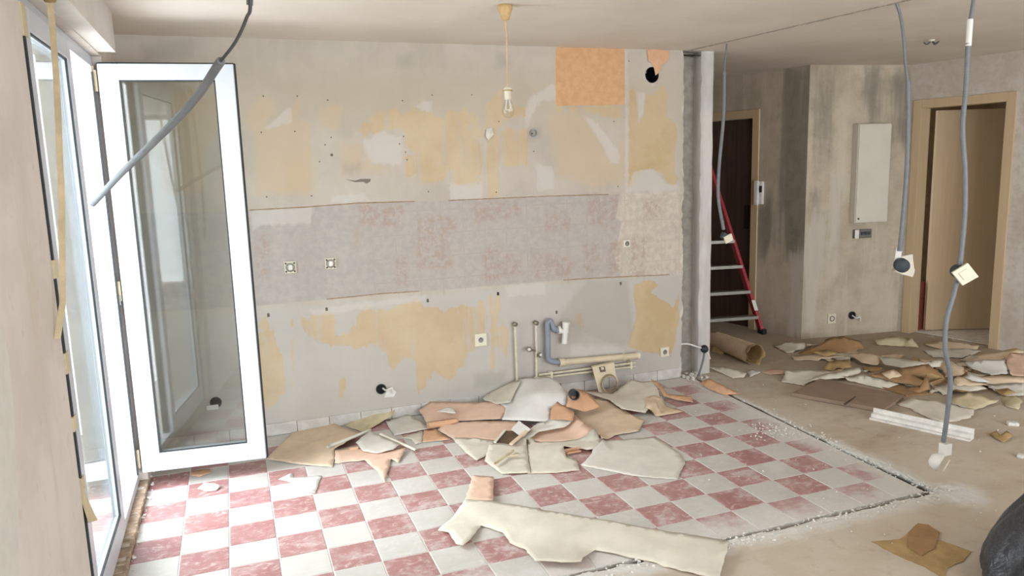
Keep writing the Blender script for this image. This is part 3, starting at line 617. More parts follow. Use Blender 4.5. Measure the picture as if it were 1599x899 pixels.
# bathroom beyond: white floor, beige walls, a band of red wall tiles
b = MB(); wbox(b, pB1, pC1, -.45, 1.7, -.02, .004, -2.2, -.10); tag(b.build('floor_bathroom', plain('white_floor_tile', '#e6e4df', .5, .4)), kind='structure')
b = MB(); wbox(b, pB1, pC1, -.50, -.44, 0, ZC, -2.2, -.12); wbox(b, pB1, pC1, -.5, 1.7, 0, ZC, -2.3, -2.2); wbox(b, pB1, pC1, 1.65, 1.7, 0, ZC, -2.2, -.12)
tag(b.build('wall_bathroom', plain('beige_bath_wall', '#bfae94', .8)), kind='structure')
RT = plain('red_wall_tile', '#7d4334', .35, .5, .15, 9)
bt = empty('wall_bath_tiles', onwall(pB1, pC1, s0i+.005, 0, -.2)); tag(bt, kind='structure')
for i in range(3):
    for j in range(3): wbox(MB(), pB1, pC1, s0i-.035, s0i-.02, .152*j+.003, .152*j+.15, -.132-.152*(i+1)+.002, -.132-.152*i, bev=.002).build('wall_tile', RT, bt)

# ------------------------------------------------------------------ fittings on the walls
CREAM = plain('cream_plastic', '#d9d2bd', .45, .4, .05); BLK = plain('black_plastic', '#23262a', .5, .4, .15); WHT = plain('white_plastic', '#dcdad4', .45, .4, .05); DGR = plain('dark_grey_plastic', '#3d4449', .6, .3, .15)
SCREW = plain('screw_metal', '#6d6a64', .4, .5, .1, 20, .7); HOLE = plain('hole_dark', '#6a6258', .95, .05)
def socket(u, v, w, label, open_=False, group=None):
    p = wl(u, v); r = empty('power_socket', (p[0], YW, p[2])); tag(r, label, 'socket', group)
    b = MB().box((p[0]-w, YW-.012, p[2]-w), (p[0]+w, YW+.004, p[2]+w), bev=.003)
    b.build('plate', CREAM, r)
    if open_:
        f = MB(); f.ring((p[0], YW-.014, p[2]), (0, -1, 0), .020, .027, .008); f.build('mounting_ring', SCREW, r)
        for a, bq in ((-1, 1), (1, -1), (1, 1), (-1, -1)): MB().lathe([(.0005, .004), (.006, .003), (.006, 0)], (p[0]+a*w*.7, YW-.012, p[2]+bq*w*.7), (0, -1, 0), 8).build('screw', SCREW, r)
        MB().box((p[0]-.012, YW-.020, p[2]-.016), (p[0]+.012, YW-.010, p[2]+.016), bev=.003).build('core', WHT, r)
    else:
        MB().ring((p[0], YW-.0125, p[2]), (0, -1, 0), .019, .024, .003).build('well_rim', WHT, r)
        MB().lathe([(.0005, .001), (.019, .001)], (p[0], YW-.012, p[2]), (0, -1, 0), 18).build('well', plain('socket_well', '#8f8a7e', .6), r)
        for sx in (-1, 1): MB().lathe([(.0004, .003), (.003, .003)], (p[0]+sx*.009, YW-.0125, p[2]), (0, -1, 0), 8).build('contact_hole', BLK, r)
        MB().tube([(p[0], YW-.010, p[2]+.011), (p[0], YW-.028, p[2]+.011)], .0025, 8).build('earth_pin', SCREW, r)
    return r
socket(453, 417, .036, 'coverless power socket with bare screws on grey tile band, nearer the open window leaf', True)
socket(516, 411, .034, 'coverless power socket with bare screws on grey tile band, farther from the open window leaf', True)
socket(978, 380, .026, 'small white socket on the cream patch of the tile band')
socket(750, 530, .042, 'square white power socket on tan wall above the paper heap, left of the pipes')
socket(1037, 549, .036, 'square white power socket low on the wall near the ragged wall end')
# screw and bracket holes as raised dark pieces, hole shade put into their colour
pts = Zm(380, 40, 3.21, [(100, 353), (270, 353), (423, 373), (798, 376), (946, 348), (1145, 347), (90, 535), (258, 530), (410, 597), (440, 560), (443, 648), (382, 682), (783, 592), (803, 555), (820, 672), (813, 634), (117, 858), (342, 853), (928, 832)]) + Zm(740, 40, 3.21, [(777, 178), (702, 480), (722, 806), (125, 480), (112, 835), (300, 630), (285, 540)])
for u, v in pts:
    p = wl(u, v); r_ = .0045 if (u, v) != pts[10] else .009
    MB().lathe([(.0004, .0015), (r_*.8, .0015), (r_, 0), (r_, -.01)], (p[0], YW, p[2]), (0, -1, 0), 10).build('hole_shade_disc', HOLE, wall_back)
for u, v in Zm(380, 290, 2.2475, [(88, 453), (292, 432), (647, 402), (893, 378)]) + Zm(740, 290, 2.2475, [(85, 378), (515, 342), (290, 443)]):
    p = wl(u, v); MB().box((p[0]-.007, YW-.003, p[2]-.012), (p[0]+.007, YW+.004, p[2]+.010), bev=.002).build('wall_bracket_hole', HOLE, wall_back)
# knocked-out crack below the upper patch
cr = [wl(u, v) for u, v in Zm(380, 40, 3.21, [(512, 770), (560, 776), (590, 768), (640, 768), (635, 782), (618, 792), (600, 782), (560, 784)])]
MB().prism([(p[0], YW-.0015, p[2]) for p in cr], (0, .006, 0)).build('plaster_gouge', plain('gouge_dark', '#7b7167', .95, .05), wall_back)
# plaster ledges along the edges of the tile band
LEDGE = plain('ledge_plaster', '#a08a70', .95, .1, .2, 30)
for run in ([(390, 328), (480, 323), (560, 317), (665, 314)], [(700, 313), (860, 306), (968, 303)], [(510, 467), (600, 458), (665, 454)], [(880, 437), (970, 432), (1060, 428)]):
    MB().tube([wl(u, v, YW-.001) for u, v in [(run[i][0]+(run[i+1][0]-run[i][0])*q/6, run[i][1]+(run[i+1][1]-run[i][1])*q/6) for i in range(len(run)-1) for q in range(6)]], [.0035+.0022*nz(q*1.7, run[0][0]) for q in range(6*(len(run)-1))], 6).build('plaster_ledge', LEDGE, wall_back)
# vent sleeve
vx, vz = vent[0], vent[2]
vp = empty('vent_hole', (vx, YW, vz)); tag(vp, 'round black vent hole high on the stripped wall under a peach paper flap', 'vent')
MB().ring((vx, YW+.12, vz), (0, -1, 0), .052, .0565, .121, 28).build('sleeve', BLK, vp); MB().ring((vx, YW+.003, vz), (0, -1, 0), .055, .078, .0045, 28).build('plaster_collar', plain('collar_plaster', '#bdb4a8', .9, .1), vp); MB().lathe([(.0005, 0), (.056, 0)], (vx, YW+.118, vz), (0, -1, 0), 24).build('duct_dark', plain('duct_black', '#0f1110', .95, .02), vp)

# paper stuck to / hanging from the wall
PE1 = plain('peach_paper', '#d0a685', .85, .15, .06, 12); PE2 = plain('peach_paper_light', '#d6b7a2', .85, .15, .06, 10); CR1 = plain('cream_paper', '#cec8b9', .85, .15, .07, 8); CR2 = plain('pale_paper', '#cfcbc1', .85, .15, .06, 8)
TN1 = plain('tan_paper', '#d2bda3', .85, .15, .08, 8); BR1 = plain('brown_paper', '#9d7d5b', .85, .15, .12, 10); WH1 = plain('white_paper', '#d9d7d2', .8, .2, .04, 8); OL1 = plain('olive_paper', '#c4b899', .85, .15, .1, 14); OCH = plain('ochre_paper', '#a88d62', .7, .3, .15, 12)
def flap(name, poly, mat, bulge, label, parent=None):
    P3 = [wl(u, v) for u, v in poly]; n = len(P3); c_ = sum(P3)/n; b = MB()
    fr_ = [(p[0], YW-.003-(bulge*abs(nz(p[0]*20, p[2]*20))), p[2]) for p in P3]
    b.add(fr_+[(c_[0], YW-.004-bulge*.6, c_[2])], [(i, (i+1) % n, n) for i in range(n)])
    b.add([(p[0], p[1]+.002, p[2]) for p in fr_], [tuple(range(n))[::-1]])
    o = b.build(name, mat, loc=(c_[0], YW, c_[2])); return tag(o, label, 'wallpaper')
flap('wallpaper_flap', Zm(740, 40, 3.21, [(866, 122), (905, 118), (940, 123), (978, 126), (970, 182), (940, 196), (932, 232), (908, 250), (902, 215), (886, 186), (872, 180)]), PE1, .012, 'torn peach wallpaper flap hanging over the round vent hole')
flap('wallpaper_flap', Zm(740, 40, 3.21, [(60, 520), (88, 512), (96, 545), (70, 575), (55, 555)]), CR2, .03, 'small curled cream wallpaper flap on the wall behind the light bulb')
# sunken wiring box at the bottom of the wall
def wallbox(u, v, r, label, d=(0, -1, 0), p=None, name='wiring_box'):
    p = wl(u, v) if p is None else p; dv = Vector(d)
    o = empty(name, p); tag(o, label, 'wiring box')
    MB().ring(Vector(p)+dv*-.01, d, r*.82, r, .016, 22).build('rim', BLK, o); MB().lathe([(.0005, 0), (r*.85, 0)], Vector(p)+dv*.002, d, 20).build('back', plain('box_black', '#141618', .8), o)
    return o
wbx = wallbox(595, 607, .034, 'round black wiring box low on the wall behind the paper heap')
q = wl(607, 612); MB().tube(spline([wl(598, 606, YW), wl(603, 609, YW-.03), wl(612, 606, YW-.035), wl(614, 614, YW-.03)], 16), .006, 8).build('cable_end', WHT, wbx)
MB().prism([Vector(q)+Vector((dx, 0, dz)) for dx, dz in ((-.035, -.03), (.03, -.035), (.05, -.005), (.02, .025), (-.01, .012))], (0, -.006, 0)).build('plaster_fill', WHT, wbx)
wb2 = wallbox(337, 628, .034, 'grey wiring box low on the wall seen through the open window leaf'); MB().box((wl(333, 634)[0]-.04, YW-.012, wl(333, 634)[2]-.02), (wl(333, 634)[0]+.03, YW, wl(333, 634)[2]+.01), bev=.006).build('plaster_fill', WHT, wb2)
# grey rose on the wall
p = wl(833, 208); o = empty('wall_light_outlet', (p[0], YW, p[2])); tag(o, 'small grey plastic cable outlet on the swirl of plaster beside the bulb', 'cable outlet'); MB().ring((p[0], YW-.004, p[2]), (0, -1, 0), .018, .026, .006).build('rim', plain('mid_grey_plastic', '#8f9290', .6), o); MB().tube([(p[0]-.01, YW, p[2]), (p[0]-.02, YW-.03, p[2]-.005)], .004).build('cable_end', DGR, o)

# hall fittings
def PB(u, v, o=0.0): a = vplane(u, v, pA0, pB1); return math.hypot(a[0]-pA0[0], a[1]-pA0[1]), a[2]
sa, za = PB(1321, 348); sbb, zb = PB(1383, 193)
ep = empty('fuse_box', onwall(pA0, pB1, (sa+sbb)/2, za)); tag(ep, 'tall white steel fuse box on the stained hall wall', 'fuse box')
PANEL = plain('enamel_white', '#cfc8ba', .5, .35, .03, 4)
wbox(MB(), pA0, pB1, sa+.03, sbb, za, zb, -.002, .075, bev=.006).build('body', PANEL, ep); wbox(MB(), pA0, pB1, sa+.035, sbb-.004, za+.006, zb-.006, .073, .085, bev=.004).build('cover', PANEL, ep)
MB().lathe([(.0004, .004), (.008, .003), (.008, 0)], onwall(pA0, pB1, sa+.06, za+.04, .085), (-.14, -.99, 0), 10).build('lock', BLK, ep)
sa, za = PB(1331, 372); sbb, zb = PB(1358, 357)
mt_ = empty('meter_unit', onwall(pA0, pB1, (sa+sbb)/2, za)); tag(mt_, 'small grey circuit breaker unit fixed under the white fuse box', 'breaker')
wbox(MB(), pA0, pB1, sa, sbb, za, zb, -.002, .03, bev=.003).build('body', plain('breaker_grey', '#6f6d66', .5), mt_); wbox(MB(), pA0, pB1, sa, sa+.04, za, zb, .03, .034, bev=.001).build('label_face', WHT, mt_)
for i in range(3): wbox(MB(), pA0, pB1, sa+.06+i*.035, sa+.085+i*.035, za+.03, zb-.02, .03, .036, bev=.001).build('toggle', DGR, mt_)
sa, za = PB(1298, 497); o = empty('power_socket', onwall(pA0, pB1, sa, za)); tag(o, 'square white power socket low on the stained hall wall below the fuse box', 'socket')
wbox(MB(), pA0, pB1, sa-.04, sa+.04, za-.045, za+.045, -.002, .012, bev=.003).build('plate', CREAM, o); MB().ring(onwall(pA0, pB1, sa, za, .012), (-.14, -.99, 0), .018, .025, .003).build('well_rim', SCREW, o)
sa, za = PB(1330, 492); o = wallbox(0, 0, .036, 'round black wiring box with loose wires beside the hall socket', (-.14, -.99, 0), onwall(pA0, pB1, sa, za, .004))
MB().tube(spline([onwall(pA0, pB1, sa, za, .0), onwall(pA0, pB1, sa+.02, za-.02, .04), onwall(pA0, pB1, sa+.05, za-.01, .05), onwall(pA0, pB1, sa+.06, za-.05, .04)], 14), .006).build('loose_wire', WHT, o)
a = vplane(1187, 300, pA0, pA1); L_ = LA-math.hypot(a[0]-pA0[0], a[1]-pA0[1]); zc = a[2]
o = empty('intercom_handset', onwall(pA1, pA0, L_, zc-.1)); tag(o, 'white intercom handset on the wall beside the dark entrance door', 'intercom')
wbox(MB(), pA1, pA0, L_-.04, L_+.045, zc-.11, zc+.10, -.002, .03, bev=.008).build('base', WHT, o); wbox(MB(), pA1, pA0, L_-.035, L_+.015, zc-.12, zc+.11, .028, .055, bev=.012).build('receiver', WHT, o); wbox(MB(), pA1, pA0, L_+.02, L_+.045, zc+.0, zc+.06, .028, .04, bev=.004).build('speaker_grille', BLK, o)

# ------------------------------------------------------------------ pendant bulb
pc = Vector((1.85, .42, ZC)); o = empty('pendant_bulb', pc); tag(o, 'bare clear bulb hanging on a cream cord from the ceiling', 'lamp')
MB().lathe([(.001, 0), (.034, -.001), (.036, -.02), (.026, -.045), (.02, -.068), (.006, -.075), (.001, -.075)], pc, n=22).build('ceiling_rose', plain('aged_cream', '#c2a273', .5), o)
MB().tube(spline([(1.85, .42, ZC-.07), (1.853, .42, 2.2), (1.851, .42, 2.0)], 20), .0035, 8).build('cord', plain('cord_cream', '#c9a983', .7), o)
z0 = 1.99
hl = MB().lathe([(.001, .012), (.012, .01), (.022, 0), (.022, -.008), (.0165, -.012), (.0165, -.05), (.001, -.05)], (1.851, .42, z0), n=20).build('lamp_holder', CREAM, o)
MB().ring((1.851, .42, z0-.004), (0, 0, -1), .015, .0235, .006, 20).build('holder_collar', plain('brass_old', '#9c8757', .5, .4, .1, 10, .5), hl)
MB().lathe([(.013, -.045), (.015, -.055), (.026, -.078), (.031, -.10), (.027, -.122), (.015, -.136), (.001, -.14)], (1.851, .42, z0), n=22).build('bulb_glass', GLASS, o)
MB().tube([(1.843, .42, z0-.05), (1.84, .42, z0-.095), (1.851, .423, z0-.1), (1.862, .42, z0-.095), (1.859, .42, z0-.05)], .0022, 6).build('filament_support', WHT, o)

# ------------------------------------------------------------------ dangling cable conduits
CON = NT('grey_conduit', .5, .4); w_ = CON.noise(CON.obj(), 30, 3); CON.color(CON.mix(w_, lin('#63666a'), lin('#7c7f83'))); CON = CON.m
WIRE = plain('dark_wire', '#4e4f50', .5, .4)
def ribbed(path, r, pitch=.012):
    """corrugated hose: radius waves along the path"""
    P_ = [Vector(map(float, p)) for p in path]; L = [0]
    for a, b_ in zip(P_, P_[1:]): L.append(L[-1]+(b_-a).length)
    n = int(L[-1]/(pitch/2)); pts = []; rr = []; j = 0
    for i in range(n+1):
        t = L[-1]*i/n
        while j < len(L)-2 and L[j+1] < t: j += 1
        f = (t-L[j])/max(1e-9, L[j+1]-L[j]); pts.append(P_[j].lerp(P_[j+1], min(1, f))); rr.append(r*(1.0 if i % 2 else .88))
    return pts, rr
def conduit(path, r, n=60):
    p_, r_ = ribbed(spline(path, n), r); return MB().tube(p_, r_, 9)
# over the window
A0 = wl(392, -12, -1.25)
o = empty('cable_conduit', (A0[0]+.01, -1.28, ZC)); tag(o, 'grey conduit slanting down across the open window leaf', 'conduit')
m1 = wl(345, 95, -1.08)
conduit([m1, wl(300, 160, -.80), wl(240, 222, -.48), wl(190, 270, -.2), wl(145, 318, .08)], .0118).build('hose', CON, o)
MB().tube(spline([(A0[0]+.005, -1.28, ZC), (A0[0]+.004, -1.28, 2.2), wl(391, 0, -1.26), wl(385, 28, -1.22), wl(368, 65, -1.16), m1], 30), .0042, 8).build('wire', WIRE, o)
MB().tube([(A0[0]+.004, -1.28, 2.12), wl(390, 8, -1.25)], .0075, 8).build('sleeve', CON, o)
# by the pier
yy = 1.28; o = empty('cable_conduit', wl(1135, 62, yy)); o.location.z = ZC; tag(o, 'grey conduit with a torn switch hanging in front of the ladder', 'conduit')
MB().tube(spline([(o.location.x, yy, ZC), wl(1134, 80, yy), wl(1132, 95, yy), wl(1131, 118, yy)], 12), .006, 8).build('wire', CON, o)
conduit([wl(1131, 112, yy), wl(1130, 180, yy), wl(1123, 260, yy), wl(1122, 310, yy), wl(1130, 358, yy)], .0125).build('hose', CON, o)
e_ = Vector(wl(1131, 369, yy)); sw = MB().box(e_-Vector((.035, .03, .025)), e_+Vector((.02, .0, .02)), bev=.006, R=Matrix.Rotation(.5, 3, 'Y'), c=e_).build('switch_box', DGR, o)
MB().box(e_+Vector((-.03, -.045, -.04)), e_+Vector((.035, -.03, .012)), bev=.004, R=Matrix.Rotation(-.35, 3, 'Y'), c=e_).build('switch_plate', CREAM, o)
# middle one with black cap and paper
yy = -.05; o = empty('cable_conduit', wl(1400, -2, yy)); o.location.z = ZC; tag(o, 'grey conduit ending in a round black box wrapped with paper', 'conduit')
MB().tube(spline([(o.location.x, yy, ZC), wl(1406, 25, yy), wl(1411, 60, yy), wl(1414, 100, yy), wl(1418, 132, yy)], 20), .0075, 8).build('wire', CON, o)
conduit([wl(1418, 126, yy), wl(1418, 200, yy), wl(1415, 280, yy), wl(1408, 360, yy), wl(1405, 392, yy)], .0125).build('hose', CON, o)
conduit_end = Vector(wl(1408, 414, yy-.02))
MB().lathe([(.001, .035), (.034, .033), (.038, .02), (.038, -.02), (.001, -.02)], conduit_end, (-.55, -.83, -.05), 22).build('round_box', DGR, o)
def plate(pts, y, d=.003, mat=CR2): return MB().prism([wl(u, v, y) for u, v in pts], (.3*d, d, 0))
plate(Zm(1380, 380, 8.883, [(180, 50), (262, 62), (225, 260), (150, 240)]), yy+.01).build('paper_wrap', WHT, o)
plate(Zm(1380, 380, 8.883, [(110, 370), (150, 320), (250, 180), (400, 150), (420, 330), (435, 370), (405, 465), (260, 430)]), yy+.03).build('torn_wallpaper', CR1, o)
# right one, with a light switch half way and an open white box at its end
yy = -.62; top = wl(1521, -20, yy); o = empty('cable_conduit', (top[0], yy, ZC)); tag(o, 'long grey conduit with a square light switch, ending in a white box above the floor', 'conduit')
MB().tube(spline([(top[0], yy, ZC), wl(1520, 0, yy), wl(1514, 40, yy)], 12), .0085, 8).build('wire', CON, o)
MB().tube([wl(1515, 30, yy), wl(1512, 72, yy)], .0125, 12).build('white_sleeve', WHT, o)
conduit([wl(1512, 66, yy), wl(1508, 140, yy), wl(1503, 200, yy), wl(1507, 270, yy), wl(1506, 340, yy), wl(1498, 425, yy)], .0118, 90).build('hose', CON, o)
conduit([wl(1497, 425, yy), wl(1489, 460, yy), wl(1478, 500, yy), wl(1476, 545, yy), wl(1484, 590, yy), wl(1480, 640, yy), wl(1473, 690, yy)], .0118, 90).build('hose', CON, o)
c_ = Vector(wl(1497, 424, yy)); MB().lathe([(.001, .03), (.03, .028), (.032, .0), (.032, -.02), (.001, -.02)], c_, (-.5, -.85, -.1), 18).build('back_box', DGR, o)
sp = Zm(1380, 380, 8.883, [(952, 405), (1168, 272), (1318, 460), (1098, 582)]); pl_ = plate(sp, yy-.045, .010).build('switch_plate', CREAM, o)
cx_ = sum(p[0] for p in sp)/4; cy_ = sum(p[1] for p in sp)/4
plate([(cx_+(u-cx_)*.5, cy_+(v-cy_)*.5) for u, v in sp], yy-.049, .004).build('rocker', CREAM, pl_)
e_ = Vector(wl(1476, 700, yy)); MB().box(e_+Vector((-.022, -.02, -.03)), e_+Vector((.022, .02, .028)), bev=.004).build('box_neck', WHT, o)
c_ = Vector(wl(1469, 723, yy-.01)); ax = Vector((-.48, .80, .36))
MB().lathe([(.001, .052), (.02, .050), (.036, .036), (.043, .012), (.044, 0), (.038, 0), (.036, .012), (.02, .04), (.001, .042)], c_, ax, 22).build('outlet_cup', WHT, o)
MB().lathe([(.001, 0), (.036, 0), (.036, -.006), (.001, -.006)], c_-ax*.016+Vector((.006, -.002, -.004)), ax, 20).build('outlet_plate', CREAM, o)
# stub on the pier
p0, p1 = wl(1063, 537, YW-.005), wl(1100, 545, 1.52); o = empty('cable_stub', p0); tag(o, 'short cable with a black junction end sticking out across the white pier', 'cable')
MB().tube(spline([p0, wl(1075, 537, 1.55), wl(1088, 541, 1.53), p1], 14), .006, 8).build('cable', WHT, o)
MB().lathe([(.001, .02), (.026, .018), (.03, 0), (.03, -.015), (.001, -.015)], p1, (-.5, -.85, 0), 18).build('junction_end', BLK, o)
MB().tube(spline([p1, wl(1106, 552, 1.51), wl(1109, 560, 1.51)], 8), .004, 6).build('loose_wire', WHT, o)
MB().tube(spline([p1, wl(1098, 562, 1.54), wl(1091, 585, 1.55), wl(1087, 597, 1.56)], 14), .008, 8).build('conduit_tail', CON, o)
# ceiling stub
p = fl(1455, 62, ZC); o = empty('ceiling_wire_stub', p); tag(o, 'twisted wire ends poking from the hall ceiling', 'wire'); MB().lathe([(.001, -.012), (.02, -.01), (.022, 0)], p, n=14).build('connector', CREAM, o)
for dx, dy in ((.05, .0), (-.05, .02), (.02, -.04)): MB().tube(spline([p+np.array((0, 0, -.005)), p+np.array((dx*.6, dy*.6, -.03)), p+np.array((dx, dy, -.015))], 8), .005, 6).build('wire_end', WIRE, o)

# ------------------------------------------------------------------ plumbing on the back wall
CU_ = plain('painted_pipe', '#cdc3ad', .5, .4, .08, 30); PVG = plain('grey_pvc', '#858c97', .45, .4, .08, 12); PVB = plain('beige_pvc', '#cdbfa4', .5, .4, .05, 12); BRS = plain('valve_chrome', '#8c8675', .35, .5, .15, 30, .7)
yo = YW-.03
def pipe(name, uv0, uv1, r, label, extra=None):
    a, b_ = wl(*uv0, yo), wl(*uv1, yo); o = empty(name, b_); tag(o, label, 'pipe'); MB().tube([a, b_], r, 12).build('pipe_run', CU_, o)
    t_ = MB(); t_.lathe([(.001, .014), (.016, .012), (.016, -.012), (.001, -.014)], a, (0, -1, 0), 12); t_.tube([a, (a[0], YW, a[2])], .008, 8); t_.build('elbow', BRS, o); return o
pipe('water_pipe', (804, 506), (808, 612), .0085, 'thin cream water pipe rising straight up the wall, without a valve')
o = pipe('water_pipe', (837, 504), (838, 600), .0085, 'thin cream water pipe with two stop valves on the wall')
for u, v, s in ((827, 545, -1), (841, 554, 1)):
    c_ = Vector(wl(u, v, yo-.01)); t_ = MB(); t_.lathe([(.001, .022), (.017, .02), (.019, .008), (.010, .004), (.010, -.02), (.001, -.02)], c_, (s*.5, -.85, .1), 12); t_.tube([c_, wl(837, v+3, yo)], .007, 8); t_.build('stop_valve', BRS, o); MB().lathe([(.001, .003), (.012, .002), (.012, -.003)], c_+Vector((s*.012, -.02, .003)), (s*.5, -.85, .1), 10).build('valve_cap', WHT, o)
# grey waste pipe with swan neck
ys = YW-.045; P_ = [wl(u, v, ys) for u, v in Zm(780, 470, 5.289, [(500, 505), (440, 500), (405, 480), (400, 420), (400, 300), (395, 210), (400, 175), (420, 165), (435, 190), (445, 225), (478, 240)])]
o = empty('waste_pipe', P_[3]); tag(o, 'grey plastic waste pipe with a swan neck on the wall', 'pipe'); MB().tube(spline(P_, 60), .0195, 14).build('pipe_run', PVG, o)
MB().ring(Vector(P_[-1])-Vector((.012, 0, -.004)), (.96, 0, -.2), .018, .024, .03, 18).build('coupling', PVG, o)
a, b_ = Vector(wl(*Zm(780, 470, 5.289, [(478, 240)])[0], ys)), Vector(wl(*Zm(780, 470, 5.289, [(530, 250)])[0], ys-.01))
o = empty('trap_elbow', b_); tag(o, 'white plastic trap fitting plugged onto the grey waste pipe', 'pipe fitting')
tt, tb = Vector(wl(*Zm(780, 470, 5.289, [(548, 188)])[0], ys-.01)), Vector(wl(*Zm(780, 470, 5.289, [(536, 350)])[0], ys-.01))
MB().tube([tt, tt.lerp(tb, .45), tt.lerp(tb, .5), tb], [.024, .024, .020, .019], 16).build('body', WHT, o); MB().tube([a, b_], .017, 14).build('inlet', WHT, o); MB().ring(a+Vector((.004, 0, 0)), (1, 0, 0), .016, .027, .018, 18).build('nut', WHT, o); MB().ring(tt, (tt-tb), .015, .026, .012, 18).build('rim', WHT, o)
a, b_ = wl(874, 566, ys), wl(998, 555, ys); o = empty('drain_pipe', a); tag(o, 'thick beige drain pipe running along the wall into the corner', 'pipe'); av, bv = Vector(a), Vector(b_); dv = (bv-av).normalized()
MB().tube([a, b_], .023, 18).build('pipe_run', PVB, o); MB().ring(av-dv*.005, dv, .02, .029, .04, 20).build('socket_collar', PVB, o); MB().ring(bv-dv*.14, dv, .022, .028, .02, 20).build('pipe_clip', PVB, o); MB().ring(bv-dv*.02, dv, .022, .027, .018, 20).build('end_collar', CREAM, o)
for dv_, lb in ((0, 'upper of two thin cream pipes running under the drain pipe'), (1, 'lower of two thin cream pipes running under the drain pipe')):
    a, b_ = wl(842, 585+5*dv_, ys), wl(992, 566+6*dv_, ys); o = empty('supply_pipe', a); tag(o, lb, 'pipe'); MB().tube([a, b_], .008, 10).build('pipe_run', CU_, o)
    for t_ in (.12, .95): MB().box(Vector(a).lerp(Vector(b_), t_)-Vector((.008, .012, .014)), Vector(a).lerp(Vector(b_), t_)+Vector((.008, .045, .014)), bev=.002).build('clip', CREAM, o)

# ------------------------------------------------------------------ bath-trap bracket: cream plate with a round opening, leaning on the pipes
def flatplate(pts, th, mat, name, parent=None, loc=None): return MB().prism(pts, th).build(name, mat, parent, loc)
pz = Zm(780, 470, 5.289, [(765, 545), (945, 510), (985, 745), (825, 770)]); yb, yt = 1.44, 1.50
def PLP(u, v): 
    f = (v-512)/(772-512); return np.array(wl(*Zm(780, 470, 5.289, [(u, v)])[0], yt+(yb-yt)*f))
o = empty('siphon_bracket', PLP(900, 770)); tag(o, 'cream plastic plate with a round collar leaning against the pipes', 'bracket')
N_ = 28; inner = [PLP(905+68*math.cos(2*math.pi*i/N_), 672+72*math.sin(2*math.pi*i/N_)) for i in range(N_)]
outp = []
C0 = np.array((905, 672)); quad = [(765, 545), (945, 510), (985, 745), (825, 770)]
for i in range(N_):
    a_ = 2*math.pi*i/N_; d_ = np.array((math.cos(a_), math.sin(a_))); best = 1e9
    for j in range(4):
        A_, B_ = np.array(quad[j], float), np.array(quad[(j+1) % 4], float); e_ = B_-A_; den = d_[0]*e_[1]-d_[1]*e_[0]
        if abs(den) < 1e-9: continue
        t_ = ((A_-C0)[0]*e_[1]-(A_-C0)[1]*e_[0])/den; s_ = ((A_-C0)[0]*d_[1]-(A_-C0)[1]*d_[0])/den
        if t_ > 0 and -.001 <= s_ <= 1.001: best = min(best, t_)
    outp.append(PLP(*(C0+d_*max(best, 76))))
# add the exact corners to the nearest outline samples
for q_ in quad:
    w3 = PLP(*q_); k_ = min(range(N_), key=lambda i: np.linalg.norm(outp[i]-w3)); outp[k_] = w3
th = np.array((.004, .02, .004)); b = MB(); b.add(list(inner)+list(outp)+[p+th for p in inner]+[p+th for p in outp], [(i, (i+1) % N_, N_+(i+1) % N_, N_+i) for i in range(N_)]+[(2*N_+i, 2*N_+(i+1) % N_, 3*N_+(i+1) % N_, 3*N_+i) for i in range(N_)]+[(N_+i, N_+(i+1) % N_, 3*N_+(i+1) % N_, 3*N_+i) for i in range(N_)]+[(i, (i+1) % N_, 2*N_+(i+1) % N_, 2*N_+i) for i in range(N_)])
b.build('plate', PVB, o)
b = MB(); fwd = np.array((-.010, -.035, -.006)); b.add(list(inner)+[p+fwd for p in inner]+[p*.88+C_*.12 + fwd for p, C_ in [(x_, sum(inner)/N_) for x_ in inner]]+[p*.88+C_*.12 for p, C_ in [(x_, sum(inner)/N_) for x_ in inner]], [(r_*N_+i, r_*N_+(i+1) % N_, ((r_+1) % 4)*N_+(i+1) % N_, ((r_+1) % 4)*N_+i) for r_ in range(4) for i in range(N_)]); b.build('round_collar', plain('aged_plastic', '#a3937a', .5), o)
MB().prism([PLP(u, v)+np.array((-.001, -.003, 0)) for u, v in ((820, 545), (868, 535), (878, 580), (832, 588))], (.001, .004, 0)).build('square_cutout', plain('cutout_dark', '#6a6258', .8), o)
MB().prism([PLP(u, v)+np.array((-.002, -.006, 0)) for u, v in ((838, 545), (858, 541), (862, 562), (842, 566))], (.001, .004, 0)).build('cutout_tab', PVB, o)

# ------------------------------------------------------------------ step ladder leaning in the hall
REDP = plain('red_ladder_rail', '#a32833', .4, .45, .08); ALU = plain('aluminium_step', '#9b978e', .4, .5, .1, 20, .5)
fr_, fl_ = np.array(fl(1190, 521)), np.array(fl(1107, 527)); hh = 2.0
tr_ = CAM + ray(1107, 258)*(np.linalg.norm((fr_-CAM)[:2])+.30)/np.linalg.norm(ray(1107, 258)[:2]); tr_ = np.array(tr_); kz = tr_[2]; tl_ = fl_+(tr_-fr_)+(fr_-fl_)*.12*np.array((1, 1, 0))
o = empty('step_ladder', (fr_+fl_)/2); tag(o, 'red step ladder with metal treads leaning before the dark entrance door', 'ladder')
def rail(a, b_):
    a, b_ = Vector(a), Vector(b_); t_ = MB(); d_ = (b_-a).normalized(); sx = Vector((fr_-fl_)).normalized(); n_ = d_.cross(sx).normalized()
    q_ = [a+sx*.014*i+n_*.032*j for i, j in ((-1, -1), (1, -1), (1, 1), (-1, 1))]; t_.prism(q_, b_-a); return t_
rail(fr_, tr_).build('rail', REDP, o); rail(fl_, tl_).build('rail', REDP, o)
